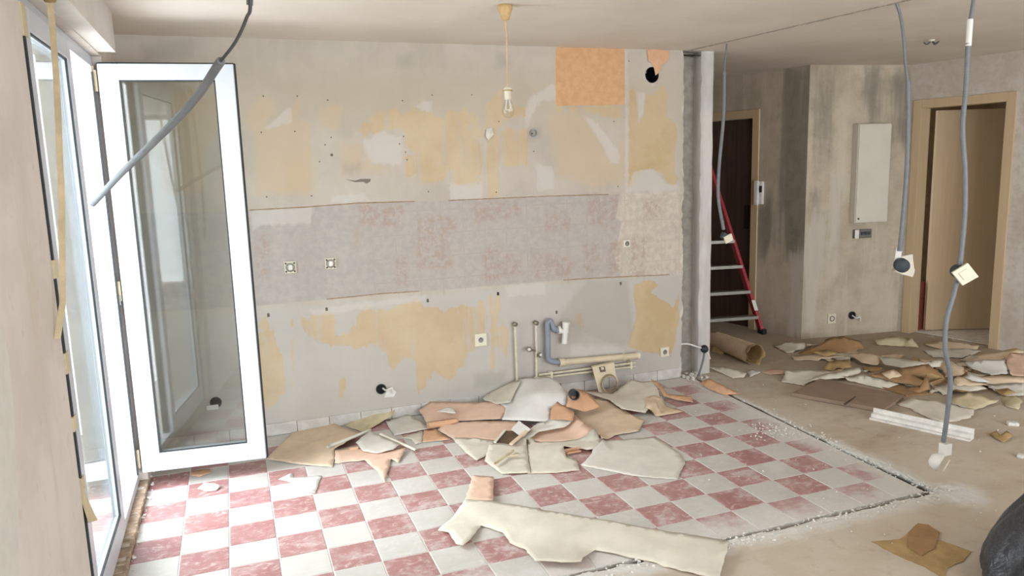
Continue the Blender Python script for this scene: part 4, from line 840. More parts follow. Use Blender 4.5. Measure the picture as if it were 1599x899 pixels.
for z in [.155+.232*q for q in range(4)]:
    f = z/kz; a, b_ = Vector(fl_+(tl_-fl_)*f), Vector(fr_+(tr_-fr_)*f); sx = (b_-a).normalized(); n_ = sx.cross(Vector((0, 0, 1))).normalized()
    MB().prism([a+n_*.04*i+Vector((0, 0, .014*j)) for i, j in ((-1, -1), (1, -1), (1, 1), (-1, 1))], b_-a).build('tread', ALU, o)
for e_ in (fr_, fl_): MB().box(Vector(e_)-Vector((.022, .04, .0)), Vector(e_)+Vector((.022, .04, .05)), bev=.005).build('foot', BLK, o)
MB().prism([Vector(fr_+(tr_-fr_)*t_)+Vector((-.024, -.036, 0)) for t_ in (.14, .20)]+[Vector(fr_+(tr_-fr_)*t_)+Vector((.012, -.040, 0)) for t_ in (.20, .14)], (0, .004, 0)).build('rail_sticker', WHT, o)

# ------------------------------------------------------------------ torn wallpaper on the floor
PILE = {}; PC = .012                                   # height of the paper already lying at each spot, so that later sheets rest on it
def pile_at(x, y): return max(PILE.get((int(x//PC)+i, int(y//PC)+j), -1.0) for i in (-1, 0, 1) for j in (-1, 0, 1))
def pile_add(V, F):
    for f in F:
        A_, B_, C_ = (np.array(V[i]) for i in f[:3]); m_ = max(1, int(max(np.linalg.norm((A_-B_)[:2]), np.linalg.norm((B_-C_)[:2]), np.linalg.norm((C_-A_)[:2]))/PC)+1)
        for i in range(m_+1):
            for j in range(m_+1-i):
                p = A_+(B_-A_)*i/m_+(C_-A_)*j/m_; k_ = (int(p[0]//PC), int(p[1]//PC)); PILE[k_] = max(PILE.get(k_, -1.0), p[2])
def sheet(name, pts, mats, label, zb=.004, wr=.006, ctrl=(), sp=.03, group=None, rag=.004, cat='wallpaper', seed=0, wf=7.0, t=.0014, parent=None):
    """a torn sheet: outline from (u, v[, z]) picture points lying at height z; heights are interpolated inside, with wrinkles"""
    B = [fl(p[0], p[1], p[2] if len(p) > 2 else zb) for p in pts]; C_ = [fl(p[0], p[1], p[2]) for p in ctrl]
    K = np.array([*B, *C_]); out = []; n = len(B)
    for i in range(n):
        a, b_ = B[i], B[(i+1) % n]; L = np.linalg.norm((b_-a)[:2]); m = max(1, int(L/.022))
        nn = np.array((-(b_-a)[1], (b_-a)[0], 0))/max(L, 1e-6)
        for q in range(m):
            p = a+(b_-a)*q/m
            if q: p = p + nn*rag*nz(p[0]*38+seed, p[1]*38, 3.3)*1.6
            out.append(p)
    A2 = np.array(out)[:, :2]; lo, hi = A2.min(0), A2.max(0); ins = []
    X, Y = np.meshgrid(np.arange(lo[0]+sp/2, hi[0], sp), np.arange(lo[1]+sp/2, hi[1], sp)); X = X.ravel(); Y = Y.ravel()
    if len(X):
        S = sdf(X, Y, A2); ok = S > sp*.45; X, Y = X[ok], Y[ok]
        ins = [(x+.25*sp*nz(x*50, y*50, 1), y+.25*sp*nz(x*50, y*50, 9)) for x, y in zip(X, Y)]
    pts2 = [tuple(p) for p in A2]+ins; nb = len(A2)
    r_ = geometry.delaunay_2d_cdt([Vector(p) for p in pts2], [], [list(range(nb))], 1, 1e-6)
    V2, F2 = r_[0], r_[2]
    OB = np.array(out); KK = np.vstack([OB[::max(1, len(OB)//70)], np.array(C_).reshape(-1, 3)]); nk = len(KK)
    D_ = np.hypot(KK[:, None, 0]-KK[None, :, 0], KK[:, None, 1]-KK[None, :, 1]); A_ = np.zeros((nk+3, nk+3)); A_[:nk, :nk] = D_-1e-3*np.eye(nk); Pm = np.c_[np.ones(nk), KK[:, :2]-KK[:, :2].mean(0)]; A_[:nk, nk:] = Pm; A_[nk:, :nk] = Pm.T
    wts = np.linalg.lstsq(A_, np.r_[KK[:, 2], 0, 0, 0], rcond=None)[0]; k0 = KK[:, :2].mean(0)
    zs = []
    for v in V2:
        d_ = np.hypot(KK[:, 0]-v.x, KK[:, 1]-v.y); z = float((wts[:nk]*d_).sum()+wts[nk]+wts[nk+1]*(v.x-k0[0])+wts[nk+2]*(v.y-k0[1]))
        z += .45*wr*(nz(v.x*wf+seed*3.7, v.y*wf, seed)*1.3 + .5*nz(v.x*wf*3, v.y*wf*3, seed+5)); zs.append(max(z, .0025))
    zs = [max(z, pile_at(v.x, v.y)+t+.0012) for v, z in zip(V2, zs)]
    V = [(v.x, v.y, z) for v, z in zip(V2, zs)]; m = len(V); pile_add(V, F2)
    ec = {}
    for f in F2:
        for a, b_ in zip(f, list(f[1:])+[f[0]]): ec[(a, b_)] = 1
    bd = [(a, b_) for (a, b_) in ec if (b_, a) not in ec]
    c0 = np.mean(V, 0); c0[2] = min(zs); me = bpy.data.meshes.new(name)
    me.from_pydata([(x-c0[0], y-c0[1], z-c0[2]) for x, y, z in V]+[(x-c0[0], y-c0[1], z-c0[2]-t) for x, y, z in V], [], [tuple(f) for f in F2]+[tuple(i+m for i in f[::-1]) for f in F2]+[(b_, a, a+m, b_+m) for a, b_ in bd])
    mats = mats if isinstance(mats, (tuple, list)) else (mats, mats)
    for q in mats: me.materials.append(q)
    mi = [0]*len(F2)+[1]*len(F2)+[1]*len(bd); me.polygons.foreach_set('material_index', mi); me.polygons.foreach_set('use_smooth', [wr > .002]*len(F2)*2+[False]*len(bd))
    o = bpy.data.objects.new(name, me); col.objects.link(o); o.location = c0
    if parent is not None: o.parent = parent; o.location = Vector(c0)-parent.location; return o
    return tag(o, label, cat, group)
def scroll(name, p0, p1, r0, turns, mats, label=None, parent=None, start=0.0, r1=None, tight=.6, n=26, cat='wallpaper', group=None, rag=.01):
    """a rolled edge: spiral section swept from p0 to p1 (world points = axis ends)"""
    a, b_ = Vector(map(float, p0)), Vector(map(float, p1)); ax = (b_-a).normalized(); s_ = ax.cross(Vector((0, 0, 1))).normalized(); up = s_.cross(ax); r1 = r1 or r0
    L = 12; vs = []; fs = []
    for side in (0, 1):
        for i in range(L+1):
            for j in range(n+1):
                f = j/n; an = start+2*math.pi*turns*f; rr = (r0+(r1-r0)*i/L)*(1-(1-tight)*f)-side*.0012
                e = rag*nz(j*.5, side*0+turns*3, i) if i in (0, L) else 0
                wob = 1+.05*nz(i*.5, f*3, r0*50)
                vs.append(a+(b_-a)*(i/L)+ax*e+(s_*math.cos(an)+up*math.sin(an))*rr*wob)
    M_ = (L+1)*(n+1); b = MB()
    for side in (0, 1): fs += [((side*M_)+i*(n+1)+j, side*M_+i*(n+1)+j+1, side*M_+(i+1)*(n+1)+j+1, side*M_+(i+1)*(n+1)+j) for i in range(L) for j in range(n)]
    nf = len(fs)//2
    for i in range(L): fs += [(i*(n+1), (i+1)*(n+1), M_+(i+1)*(n+1), M_+i*(n+1)), (i*(n+1)+n, (i+1)*(n+1)+n, M_+(i+1)*(n+1)+n, M_+i*(n+1)+n)]
    for j in range(n): fs += [(j, j+1, M_+j+1, M_+j), (L*(n+1)+j, L*(n+1)+j+1, M_+L*(n+1)+j+1, M_+L*(n+1)+j)]
    mats = mats if isinstance(mats, (tuple, list)) else (mats, mats); me = bpy.data.meshes.new(name)
    org = Vector((min(a.x, b_.x), min(a.y, b_.y), min(a.z, b_.z)-r0)) if parent is None else Vector(parent.location)
    me.from_pydata([tuple(v-org) for v in vs], [], fs)
    for q in mats: me.materials.append(q)
    me.polygons.foreach_set('material_index', [0]*nf+[1]*nf+[1]*(len(fs)-2*nf)); me.polygons.foreach_set('use_smooth', [True]*2*nf+[False]*(len(fs)-2*nf))
    o = bpy.data.objects.new(name, me); col.objects.link(o)
    if parent is not None: o.parent = parent; return o
    o.location = org; return tag(o, label, cat, group)
Q2 = lambda *P: Zm(400, 580, 4.442, P)
def Q3(*P): return [(640+p[0]/3.476, 560+p[1]/3.476)+tuple(p[2:]) for p in P]
def Q4(*P): return [(660+p[0]/3.198, 700+p[1]/3.198)+tuple(p[2:]) for p in P]
def Q2(*P): return [(400+p[0]/4.442, 580+p[1]/4.442)+tuple(p[2:]) for p in P]
WSH = 'wallpaper_sheet'
# left group
o = sheet(WSH, Q2((70, 605), (240, 430), (330, 380), (480, 335, .02), (600, 385, .03), (720, 422, .03), (620, 490, .035), (540, 535, .03), (545, 590, .02), (530, 660), (400, 650), (250, 635)), (TN1, CR1), 'large tan wallpaper sheet lying beside the open window leaf', .006, .006, seed=1)
scroll('curled_edge', fl(512, 698, .035), fl(578, 672, .04), .014, .8, (CR2, CR1), parent=o)
sheet(WSH, Q2((610, 372, .01), (700, 320, .03), (775, 275, .05), (800, 290, .05), (850, 250, .07), (960, 265, .06), (950, 300, .03), (900, 330, .02), (820, 380, .01), (740, 420, .008)), (OL1, TN1), 'crumpled olive wallpaper scrap against the wall skirting', .02, .014, seed=2)
scroll('wallpaper_roll', fl(607, 644, .03), fl(620, 641, .03), .026, 1.1, (TN1, BR1), 'small brown wallpaper curl standing by the olive scrap')
o = sheet(WSH, Q2((545, 545, .03), (650, 528, .03), (700, 520, .025), (800, 545, .02), (900, 560, .02), (1040, 525, .025), (985, 628), (935, 605), (892, 768), (830, 680), (750, 612), (600, 628, .006), (545, 640, .006)), (PE2, CR2), 'star shaped peach wallpaper sheet with torn points on the tiles', .010, .006, seed=3)
scroll('curled_edge', fl(545, 702, .022), fl(560, 700, .022), .014, .9, (PE1, PE2), parent=o)
o = sheet(WSH, Q2((690, 490, .04), (790, 408, .055), (860, 445, .05), (1000, 500, .035), (950, 540, .03), (840, 565, .025), (740, 550, .03)), (CR2, PE2), 'pale wallpaper sheet lying on the star shaped peach one', .03, .004, seed=4)
scroll('curled_edge', fl(594, 678, .045), fl(650, 703, .012), .011, .9, (CR1, CR2), parent=o)
sheet(WSH, Q2((900, 352, .01), (1050, 295, .015), (1140, 340, .012), (1205, 392, .01), (960, 442, .006)), (CR2, CR1), 'pale grey wallpaper sheet between the olive scrap and the pink sheets', .008, .004, seed=5)
sheet(WSH, Q2((1000, 455), (1160, 412), (1150, 490), (1100, 505), (1080, 470)), (CR1, CR2), 'small cream scrap between pale sheet and pink scrap', .005, .003, seed=6)
sheet(WSH, Q2((155, 745), (250, 700), (260, 735), (455, 720), (410, 842), (300, 830), (290, 780)), (WH1, CR2), 'thin white paper scrap alone on the bright tiles', .004, .003, seed=7)
sheet(WSH, [(296, 741), (300, 735), (327, 731), (329, 737), (312, 744)], (PE1, PE2), 'small peach scrap under the open window leaf', .004, .004, seed=8)
sheet(WSH, [(308, 762), (318, 752, .02), (334, 752, .03), (345, 757, .015), (338, 764), (322, 766)], (CR2, CR1), 'crumpled white scrap under the open window leaf', .008, .012, seed=9, sp=.015)
# middle heap
o = sheet(WSH, Q3((50, 275, .05), (110, 232, .08), (300, 238, .08), (470, 232, .08), (560, 245, .07), (500, 325, .035), (270, 337, .03), (180, 345, .03), (100, 362, .02)), (PE2, CR2), 'broad pink wallpaper sheet with a rolled end, topmost against the wall', .04, .006, seed=10)
scroll('rolled_end', fl(667, 664, .035), fl(715, 657, .035), .028, .85, (PE1, PE2), parent=o, start=2.6)
scroll('wallpaper_roll', fl(673, 625, .06), fl(684, 624, .06), .04, .8, (TN1, CR1), 'tan wallpaper curl standing behind the broad pink sheet')
sheet(WSH, [(682, 642, .075), (695, 636, .085), (706, 636, .09), (712, 645, .075), (700, 644, .08)], (WH1, WH1), 'small white scrap lying on the broad pink sheet', .08, .006, seed=11, sp=.015)
sheet(WSH, Q3((190, 350, .03), (350, 338, .04), (560, 338, .04), (620, 345, .03), (560, 400, .02), (480, 440, .012), (230, 432, .006), (150, 385, .012)), (PE2, CR2), 'plain pink wallpaper sheet in front of the broad rolled one', .02, .005, seed=12)
sheet(WSH, Q3((78, 390), (130, 383), (220, 438), (68, 452)), (PE1, CR1), 'small pink scrap beside the pink sheets on white tiles', .006, .004, seed=13)
sheet(WSH, Q3((885, 288, .02), (1000, 215, .04), (1100, 228, .04), (1200, 300, .02), (1272, 330, .015), (1240, 392), (1100, 415), (1000, 425), (930, 360, .01)), (TN1, CR1), 'large flat tan wallpaper sheet in front of the round collar plate', .010, .005, seed=18)
o = sheet(WSH, Q3((620, 438, .008), (700, 380, .02), (890, 300, .03), (930, 330, .06), (995, 382, .07), (975, 420, .03), (900, 442, .01), (750, 452, .01)), (PE2, CR2), 'peach wallpaper sheet with an upturned corner in mid heap', .015, .005, ctrl=Q3((880, 400, .012)), seed=22)
o = sheet(WSH, Q3((395, 215, .06), (440, 185, .08), (520, 140, .12), (600, 108, .17), (750, 97, .17), (800, 120, .17), (860, 182, .15), (850, 250, .10), (770, 262, .09), (760, 342, .05), (600, 335, .045), (500, 330, .045), (520, 270, .06)), (WH1, CR2), 'big white wallpaper sheet humped over the middle of the heap', .08, .006, ctrl=[p for p in Q3((700, 180, .16), (640, 260, .10))], seed=14)
sheet(WSH, Q3((400, 222, .075), (440, 180, .095), (530, 135, .135), (605, 112, .18), (570, 180, .13), (545, 235, .10), (470, 245, .085)), (CR1, CR2), 'cream blotched wallpaper strip lying on the humped white sheet', .10, .003, seed=15)
scroll('wallpaper_roll', fl(836, 592, .14), fl(874, 603, .12), .03, .7, (CR1, CR2), 'cream rolled wallpaper strip behind the humped white sheet')
sheet(WSH, Q3((770, 262, .10), (800, 238, .11), (850, 262, .10), (892, 290, .08), (886, 335, .055), (825, 338, .06), (758, 336, .06)), (PE1, PE2), 'square peach wallpaper scrap on the lower corner of the white sheet', .08, .004, seed=16)
o = sheet(WSH, Q3((848, 262, .10), (860, 195, .15), (900, 165, .17), (950, 170, .16), (1000, 220, .10), (1035, 262, .06), (950, 288, .055)), (PE1, BR1), 'brownish peach wallpaper piece leaning beside the black tube end', .10, .008, seed=17)
c_ = Vector(fl(895, 615, .15)); oo = empty('black_tube', c_); tag(oo, 'short black plastic tube end poking out of the paper heap', 'tube')
MB().ring(c_, (-.2, -.9, .15), .027, .034, .05, 20).build('tube_wall', BLK, oo); MB().lathe([(.001, .008), (.03, .008)], c_, (-.2, -.9, .15), 16).build('tube_end', BLK, oo)
sheet(WSH, Q3((925, 172, .05), (1100, 190, .04), (1140, 160, .06), (1200, 112, .09), (1260, 125, .08), (1330, 118, .08), (1362, 222, .05), (1320, 240, .06), (1280, 292, .03), (1150, 272, .05), (1080, 222, .06)), (CR1, TN1), 'cream wallpaper sheet curving around the round collar plate', .05, .006, seed=19)
scroll('wallpaper_roll', fl(1012, 640, .025), fl(1030, 622, .03), .022, .8, (TN1, OCH), 'ochre curl at the end of the cream curving sheet')
sheet(WSH, Q3((1308, 108, .09), (1350, 135, .07), (1400, 190, .03), (1530, 203, .02), (1535, 235, .02), (1450, 222, .01), (1360, 195, .03)), (PE1, CR1), 'curved peach wallpaper strip nearest the ragged wall end', .03, .004, seed=20)
sheet(WSH, Q3((1280, 250), (1330, 240), (1490, 285), (1350, 312), (1280, 300)), (TN1, OCH), 'flat tan wallpaper scrap on red tile near the curved peach strip', .006, .004, seed=21)
sheet(WSH, Q3((560, 420, .03), (640, 395, .035), (690, 350, .045), (780, 345, .05), (880, 345, .05), (840, 370, .04), (700, 395, .04), (640, 435, .03)), (CR2, CR1), 'pale narrow strip between the pink and peach sheets', .035, .004, seed=23)
sheet(WSH, Q3((640, 452, .008), (800, 450, .012), (1030, 425, .02), (1055, 462, .02), (1040, 485, .02), (960, 492, .02), (835, 472, .035), (850, 530, .02), (905, 545, .006), (922, 605), (780, 618), (640, 622), (630, 520)), (CR1, PE2), 'cream wallpaper sheet with a peach rolled notch', .006, .005, seed=24)
scroll('wallpaper_roll', fl(884, 706, .02), fl(906, 702, .018), .02, .85, (PE1, PE1), 'peach curl sticking up at the notch of the cream sheet', start=1.2)
sheet(WSH, Q3((228, 432), (350, 436), (470, 450), (440, 512), (362, 552), (300, 505)), (CR1, OL1), 'pointed cream wallpaper sheet in front of the pink sheets', .006, .004, seed=25)
sheet(WSH, Q3((405, 555), (430, 462, .02), (530, 455, .02), (628, 440, .015), (655, 618), (500, 622)), (CR1, OL1), 'folded cream square with loose strips, beside the dark printed panel', .010, .004, seed=26)
for q, (a, b_, lb) in enumerate((((462, 570), (560, 500), 'thin folded tan strip lying on the folded cream square'), ((540, 530), (590, 525), 'short tan strip lying on the folded cream square'))):
    p, r_ = Q3((*a, .03))[0], Q3((*b_, .03))[0]; scroll('wallpaper_roll', fl(*p), fl(*r_), .010, .8, (OL1, TN1), lb)
o = sheet(WSH, Q3((465, 455, .03), (520, 390, .05), (625, 390, .05), (545, 465, .03)), (plain('dark_printed_panel', '#5a4733', .5, .3, .3, 10), CR1), 'small dark brown printed panel among the cream papers', .04, .001, rag=.0005, seed=27, sp=.03)
b = MB(); q_ = [Vector(fl(*p)) for p in Q3((540, 465, .032), (628, 392, .052), (640, 398, .052), (556, 470, .032))]; b.prism(q_, (0, 0, .008)); b.build('panel_frame', TN1, o, loc=q_[0])
b = MB(); q_ = [Vector(fl(*p)) for p in Q3((455, 455, .032), (515, 388, .052), (522, 391, .052), (467, 458, .032))]; b.prism(q_, (0, 0, .008)); b.build('panel_frame', CR1, o, loc=q_[0])
sheet(WSH, Q3((550, 385, .055), (590, 335, .075), (655, 382, .06), (612, 425, .045)), (WH1, WH1), 'white folded corner beside the dark printed panel', .06, .002, seed=28)
sheet(WSH, Q3((930, 580), (1000, 500), (1060, 442, .008), (1330, 425, .006), (1400, 465), (1462, 512), (1495, 562), (1450, 655), (1250, 640), (1100, 610)), (CR2, CR1), 'large pale rectangular wallpaper sheet lying alone on the checkered tiles', .005, .005, seed=29)
sheet(WSH, Q3((1020, 420), (1110, 420), (1060, 440), (1040, 455)), (TN1, TN1), 'narrow tan scrap at the edge of the pale rectangular sheet', .007, .002, seed=30)
sheet(WSH, Q4((250, 132, .02), (355, 140, .02), (352, 258, .03), (212, 258, .03)), (PE2, CR1), 'peach square scrap tucked under the long front sheet', .02, .004, seed=31)
o = sheet(WSH, Q4((75, 410), (150, 340, .02), (215, 255, .03), (350, 262, .035), (520, 290, .03), (700, 322, .03), (870, 350, .03), (1200, 408, .03), (1530, 462, .04), (1505, 560, .03), (1480, 650, .025), (1350, 622, .01), (1200, 588, .008), (1170, 570), (1000, 535), (860, 505, .01), (800, 540, .03), (790, 562, .03), (690, 566, .03), (560, 560, .03), (520, 515, .02), (510, 500), (435, 470), (400, 420), (290, 382, .01), (240, 450, .025), (200, 480, .03), (170, 478, .02), (130, 420)), (CR1, TN1), 'long cream wallpaper sheet lying across the front of the tiles', .010, .008, seed=32, ctrl=Q4((600, 380, .035), (900, 420, .032), (1200, 500, .03), (300, 320, .035)))
# hall heap
HZ = lambda *P: [(1090+p[0]/3.1415, 480+p[1]/3.1415)+tuple(p[2:]) for p in P]
o = scroll('wallpaper_bundle', fl(1180, 553, .085), fl(1116, 528, .08), .10, 1.3, (TN1, OCH), 'bulky rolled tan wallpaper bundle at the foot of the ladder', tight=.68, r1=.08, rag=.05, start=2.2)
sheet(WSH, [(1108, 548, .01), (1112, 540, .05), (1128, 538, .06), (1136, 546, .03), (1128, 553, .005)], (OCH, TN1), 'ochre scrap tucked beside the tan bundle behind the pier', .02, .008, seed=91)
sheet(WSH, HZ((50, 290, .03), (130, 288, .05), (240, 320, .03), (225, 342, .01), (170, 345, .005), (90, 310, .01)), (CR1, TN1), 'curled cream wallpaper strip on the slab behind the pier', .02, .004, seed=33)
sheet(WSH, HZ((240, 312), (262, 300, .02), (312, 315), (255, 340)), (WH1, WH1), 'small white triangle scrap next to the curled cream strip', .006, .003, seed=34)
sheet(WSH, HZ((5, 370, .01), (25, 355, .045), (60, 350, .05), (130, 385, .045), (205, 422, .01), (130, 428, .005), (60, 400, .01)), (PE1, PE1), 'rolled orange wallpaper strip at the corner of the tiles by the pier', .02, .003, seed=35)
sheet(WSH, HZ((310, 318), (360, 300), (430, 305), (420, 325), (350, 328)), (PE2, TN1), 'faded peach scrap flat on the hall slab beside the curled strip', .005, .003, seed=36)
# loose scraps that fill the hall heap
rnd = random.Random(21); KIND = [((CR1, TN1), 'crumpled cream scrap filling the hall heap', 'cream scraps of the hall heap'), ((TN1, OCH), 'crumpled tan scrap filling the hall heap', 'tan scraps of the hall heap'), ((OCH, BR1), 'crumpled ochre scrap filling the hall heap', 'ochre scraps of the hall heap'), ((BR1, OCH), 'crumpled brown scrap filling the hall heap', 'brown scraps of the hall heap')]
for i in range(34):
    t_ = rnd.random(); u = 500+1100*t_; v = 245+110*t_+rnd.gauss(0, 38); kd = rnd.choice((0, 0, 1, 1, 1, 2, 3)); n_ = rnd.randint(5, 7); a0_ = rnd.random()*6; P_ = []
    for q in range(n_):
        an = a0_+2*math.pi*q/n_; rr = rnd.uniform(.6, 1.2); P_.append((u+rnd.uniform(45, 95)*rr*math.cos(an), max(160, v+22*rr*math.sin(an)), rnd.uniform(.004, .03)))
    m_, lb, gp = KIND[kd]; sheet('wallpaper_scrap', HZ(*P_), m_, lb, .02, .03, group=gp, seed=120+i, sp=.03, wf=11, rag=.012)
G = 'torn wallpaper heaped in the hall'
heap = [([(370, 190), (450, 165, .05), (580, 182, .06), (540, 200), (440, 222)], (CR1, TN1), 'pale torn sheet in the hall heap beside the ladder'),
 ([(490, 225), (600, 182, .06), (640, 150, .10), (712, 143, .11), (800, 165, .08), (812, 200, .03), (700, 230), (560, 238)], (BR1, OCH), 'deep brown crumpled sheet in the hall heap below the fuse box'),
 ([(455, 238), (600, 228, .03), (720, 235, .03), (700, 255), (480, 258)], (TN1, CR1), 'tan strip in the hall heap just before the brown crumpled sheet'),
 ([(410, 362), (430, 310, .05), (540, 305, .04), (700, 318, .03), (560, 360, .01), (520, 382)], (CR1, TN1), 'wavy cream sheet lying behind the dark board'),
 ([(520, 362, .01), (600, 330, .04), (790, 293, .09), (835, 310, .06), (700, 345, .03)], (CR1, OL1), 'cream strip lifted above the wavy cream sheet behind the dark board'),
 ([(612, 302), (640, 265, .06), (740, 253, .06), (752, 290, .03), (680, 312)], (OCH, BR1), 'small ochre crumpled sheet in the hall heap'),
 ([(700, 350, .02), (800, 330, .06), (900, 350, .05), (985, 375, .03), (920, 398), (800, 372)], (CR1, TN1), 'cream strip touching the back edge of the dark board'),
 ([(830, 342, .05), (900, 312, .09), (1050, 290, .12), (1130, 278, .13), (1200, 330, .08), (1225, 370, .02), (1100, 382, .02), (980, 370, .03)], (BR1, OCH), 'rust brown folded sheet on top of the hall heap'),
 ([(740, 225, .05), (830, 218, .07), (900, 240, .06), (880, 282, .03), (800, 270, .03)], (TN1, OCH), 'tan scrap between the ochre sheet and the stained hall wall'),
 ([(880, 240, .06), (980, 248, .08), (1100, 268, .09), (1200, 253, .10), (1185, 292, .05), (1000, 297, .05), (920, 280, .04)], (CR1, TN1), 'long cream sheet behind the rust brown folded one'),
 ([(865, 152, .05), (960, 138, .08), (1050, 152, .08), (1082, 192, .03), (1000, 190), (880, 182)], (OL1, TN1), 'yellowish sheet in the hall heap against the bathroom door frame'),
 ([(1110, 182), (1200, 160, .04), (1380, 183, .03), (1370, 203), (1200, 207)], (TN1, CR1), 'tan strip lying across the bathroom door threshold'),
 ([(1100, 207), (1300, 200, .02), (1392, 215), (1300, 247), (1150, 242)], (CR2, CR1), 'flat whitish sheet before the bathroom doorway'),
 ([(1200, 292, .05), (1232, 258, .10), (1322, 310, .07), (1322, 332, .03), (1210, 337, .03)], (TN1, PE1), 'tan upright piece left of the white arched sheet'),
 ([(1310, 265, .08), (1410, 255, .11), (1505, 258, .11), (1522, 322, .06), (1440, 332, .05), (1350, 302, .05)], (WH1, CR2), 'white arched sheet in the hall heap'),
 ([(1500, 262, .08), (1530, 223, .12), (1620, 225, .10), (1620, 335, .04), (1530, 332, .05)], (PE2, TN1), 'pinkish sheet at the end of the hall heap'),
 ([(1320, 262, .04), (1380, 230, .07), (1560, 198, .14), (1610, 215, .12), (1480, 262, .06)], (TN1, OCH), 'long tan strip bridging the back of the hall heap'),
 ([(1350, 342, .05), (1440, 330, .07), (1610, 338, .08), (1610, 368, .04), (1420, 372, .03)], (TN1, CR1), 'tan strip under the white arched sheet'),
 ([(1130, 382, .01), (1200, 388, .03), (1290, 340, .08), (1330, 350, .07), (1420, 400, .03), (1300, 422), (1200, 428)], (CR1, OL1), 'cream piece between rust brown sheet and yellow cream sheet'),
 ([(1420, 382, .03), (1610, 370, .05), (1610, 432, .01), (1500, 432)], (CR2, CR1), 'pale flat sheet at the near side of the hall heap'),
 ([(970, 472), (1060, 438, .05), (1130, 455, .03), (1220, 470, .04), (1360, 500, .02), (1340, 542), (1200, 562), (1150, 550), (1040, 492)], (CR1, TN1), 'long wavy cream sheet between the dark board and white moulding'),
 ([(1240, 450, .02), (1330, 410, .06), (1475, 455, .03), (1350, 502), (1250, 492)], (OL1, CR1), 'yellow cream sheet in front of the hall heap'),
 ([(1480, 432, .01), (1560, 428, .05), (1592, 460, .04), (1572, 497), (1510, 482)], (OL1, TN1), 'small yellowish curl beside the pale flat sheet of the heap'),
 ([(1450, 400, .04), (1520, 395, .06), (1560, 415, .05), (1500, 435, .02)], (OCH, BR1), 'ochre scrap behind the small yellowish curl'),
 ([(1050, 330, .09), (1140, 318, .13), (1200, 345, .09), (1130, 372, .05)], (BR1, OCH), 'dark brown fold on top of the rust brown sheet'),
 ([(900, 320, .09), (960, 300, .12), (1000, 330, .09), (940, 350, .06)], (TN1, OCH), 'tan fold at the tip of the rust brown sheet'),
 ([(1230, 372, .02), (1330, 362, .06), (1420, 378, .05), (1380, 402, .02), (1270, 400, .02)], (TN1, OCH), 'tan piece behind the yellow cream sheet'),
 ([(1330, 318, .08), (1400, 345, .06), (1440, 365, .04), (1370, 362, .04), (1310, 345, .06)], (WH1, CR1), 'white narrow strip between the white arched sheet and tan piece'),
 ([(1010, 395, .01), (1090, 385, .03), (1140, 400, .02), (1060, 425), (1000, 420)], (BR1, OCH), 'brown scrap at the corner of the thin brown board'),
 ([(560, 215, .06), (640, 205, .08), (700, 222, .05), (620, 240, .03)], (OCH, BR1), 'ochre fold in front of the brown crumpled sheet')]
for i, (P_, m_, lb) in enumerate(heap):
    sheet(WSH, HZ(*P_), m_, lb or 'torn tan or brown scrap in the midst of the hall heap', .008, .016, group=None if lb else G, seed=40+i, sp=.035, wf=9, rag=.010)
# dark board
q_ = [fl(*p) for p in HZ((460, 418, .028), (600, 348, .028), (1010, 430, .028), (910, 498, .028))]
o = MB().prism([Vector(p)-Vector((0, 0, .024)) for p in q_], (0, 0, .024)).build('hardboard_panel', plain('grey_brown_board', '#8d7a69', .8, .2, .08, 6), loc=Vector(q_[0])-Vector((0, 0, .024))); tag(o, 'grey brown board with a split edge lying in front of the heap', 'board')
MB().prism([Vector(fl(*p)) for p in HZ((722, 478, .029), (775, 438, .029), (768, 438, .029), (712, 474, .029))], (0, 0, .0015)).build('split_line', plain('split_dark', '#4d4138', .9), o)
q_ = [fl(*p) for p in HZ((860, 375, .012), (980, 380, .012), (1150, 420, .012), (1020, 430, .012))]
o = MB().prism([Vector(p)-Vector((0, 0, .01)) for p in q_], (0, 0, .01)).build('hardboard_panel', plain('brown_board', '#97785a', .8, .2, .1, 8), loc=Vector(q_[0])-Vector((0, 0, .01))); tag(o, 'thin brown board partly under the paper behind the grey brown board', 'board')
# white moulding
a, b_ = Vector(fl(1357, 655)), Vector(fl(1514, 690)); d_ = (b_-a).normalized(); s_ = Vector((d_.y, -d_.x, 0)); s_ = s_ if s_.dot(Vector((-.5, -.85, 0))) > 0 else -s_
prof = [(0, 0), (.0, .012), (-.025, .012), (-.03, .03), (-.055, .036), (-.06, .06), (-.072, .06), (-.072, 0)]
b = MB(); b.prism([a+s_*x+Vector((0, 0, z+.001)) for x, z in prof], b_-a); o = b.build('skirting_moulding', plain('moulding_white', '#d8d5d0', .6), loc=a); tag(o, 'white profiled skirting moulding lying loose on the slab', 'moulding')
# small things on the slab
o = sheet(WSH, [(1545, 676), (1556, 672, .03), (1562, 679, .015), (1572, 672, .04), (1582, 679, .02), (1568, 690), (1556, 684, .01)], (OCH, BR1), 'small crumpled ochre scrap alone on the slab beyond the moulding', .008, .012, seed=81, sp=.015)
pz = Zm(1220, 640, 3.472, [(490, 712), (640, 698), (690, 660), (740, 612), (800, 620), (860, 660), (850, 700), (1030, 765), (985, 820), (900, 855), (890, 899), (860, 899), (780, 850), (640, 790)])
sheet(WSH, pz, (OCH, BR1), 'flat ochre wallpaper scrap glued to the slab near the black bag', .003, .002, seed=82)
sheet(WSH, Zm(1220, 640, 3.472, [(690, 662), (742, 614), (800, 622), (858, 660), (835, 745), (760, 790), (680, 740)]), (BR1, OCH), 'browner scrap lying on the flat ochre one near the black bag', .0065, .002, seed=83)
p = fl(1581, 664); o = MB().box(p+np.array((-.03, -.02, 0)), p+np.array((.03, .02, .022)), bev=.006, R=Matrix.Rotation(-.6, 3, 'Z'), c=p).build('plaster_lump', RUB, loc=p); tag(o, 'small white plaster lump near the ochre scrap', 'plaster lump')
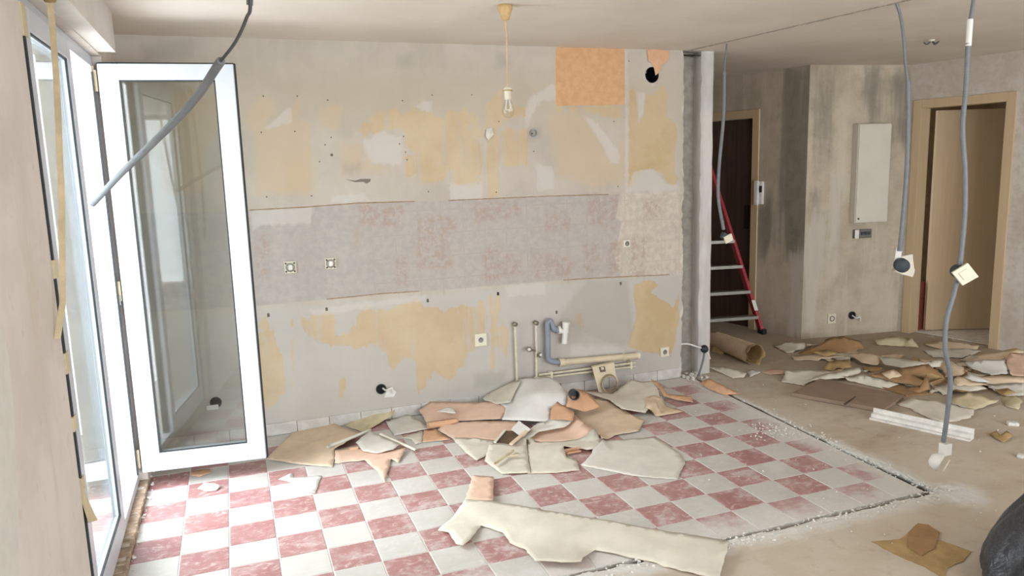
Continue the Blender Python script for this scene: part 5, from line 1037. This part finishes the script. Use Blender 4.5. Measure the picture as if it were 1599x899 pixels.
p = fl(1594, 714); o = MB().box(p+np.array((-.02, -.016, 0)), p+np.array((.02, .016, .018)), bev=.005, R=Matrix.Rotation(.4, 3, 'Z'), c=p).build('plaster_lump', RUB, loc=p); tag(o, 'second white plaster lump on the slab nearer the black bag', 'plaster lump')
# ------------------------------------------------------------------ black rubbish bag
k = NT('black_bin_liner', .32, .5); P = k.obj(); n1 = k.noise(P, 5, 5, .6, .8); n2 = k.noise(P, 22, 4, .6, .6); k.color(k.mix(n1, lin('#2b2d31'), lin('#3f434a'))); k.bump(k.math('ADD', n1, k.math('MULTIPLY', n2, .5)), .7, .03)
b = MB(); NU, NV = 96, 40; vs = []
for j in range(NV+1):
    f = j/NV; z = .74*f; r0 = .50*(1-.10*(1-f)**6)*(1-f**1.15)**.9 if f < 1 else .0
    for i in range(NU):
        a_ = 2*math.pi*i/NU; ca, sa_ = math.cos(a_), math.sin(a_)
        fold = (.03+.04*f)*(2*abs(math.sin(a_*6.5+4*nz(ca*1.3, sa_*1.3, f*1.5)))-1)+.014*nz(ca*4, sa_*4, f*7)+.05*nz(ca*1.2, sa_*1.2, f*2)
        r_ = max(.0, r0*(1+fold*1.6)); vs.append((r_*ca, r_*sa_, z*(1+.04*nz(ca*2, sa_*2, 3))+.001))
b.add(vs, [(j*NU+i, j*NU+(i+1) % NU, (j+1)*NU+(i+1) % NU, (j+1)*NU+i) for j in range(NV) for i in range(NU)]+[tuple(range(NU))[::-1]], 0, True)
o = b.build('rubbish_bag', k.m); o.location = (3.44, -1.60, 0); tag(o, 'black plastic rubbish bag standing on the slab', 'rubbish bag')
# peeling paint at the near end of the window wall
def lx(u, v, x):
    d = ray(u, v); return CAM + d*((x-CAM[0])/d[0])
MB().prism([lx(u, v, .0005) for u, v in ((-30, 500), (4, 516), (12, 560), (20, 640), (26, 760), (28, 960), (-40, 960))], (.0025, 0, 0)).build('peeling_paint_layer', plain('old_white_paint', '#cfcbc2', .85, .15, .04), wall_left)
MB().prism([lx(u, v, -.012) for u, v in ((119, 745), (125, 748), (136, 780), (151, 812), (138, 816), (128, 785))], (.003, .0, 0)).build('torn_paper_strip', TAPE, wall_left)
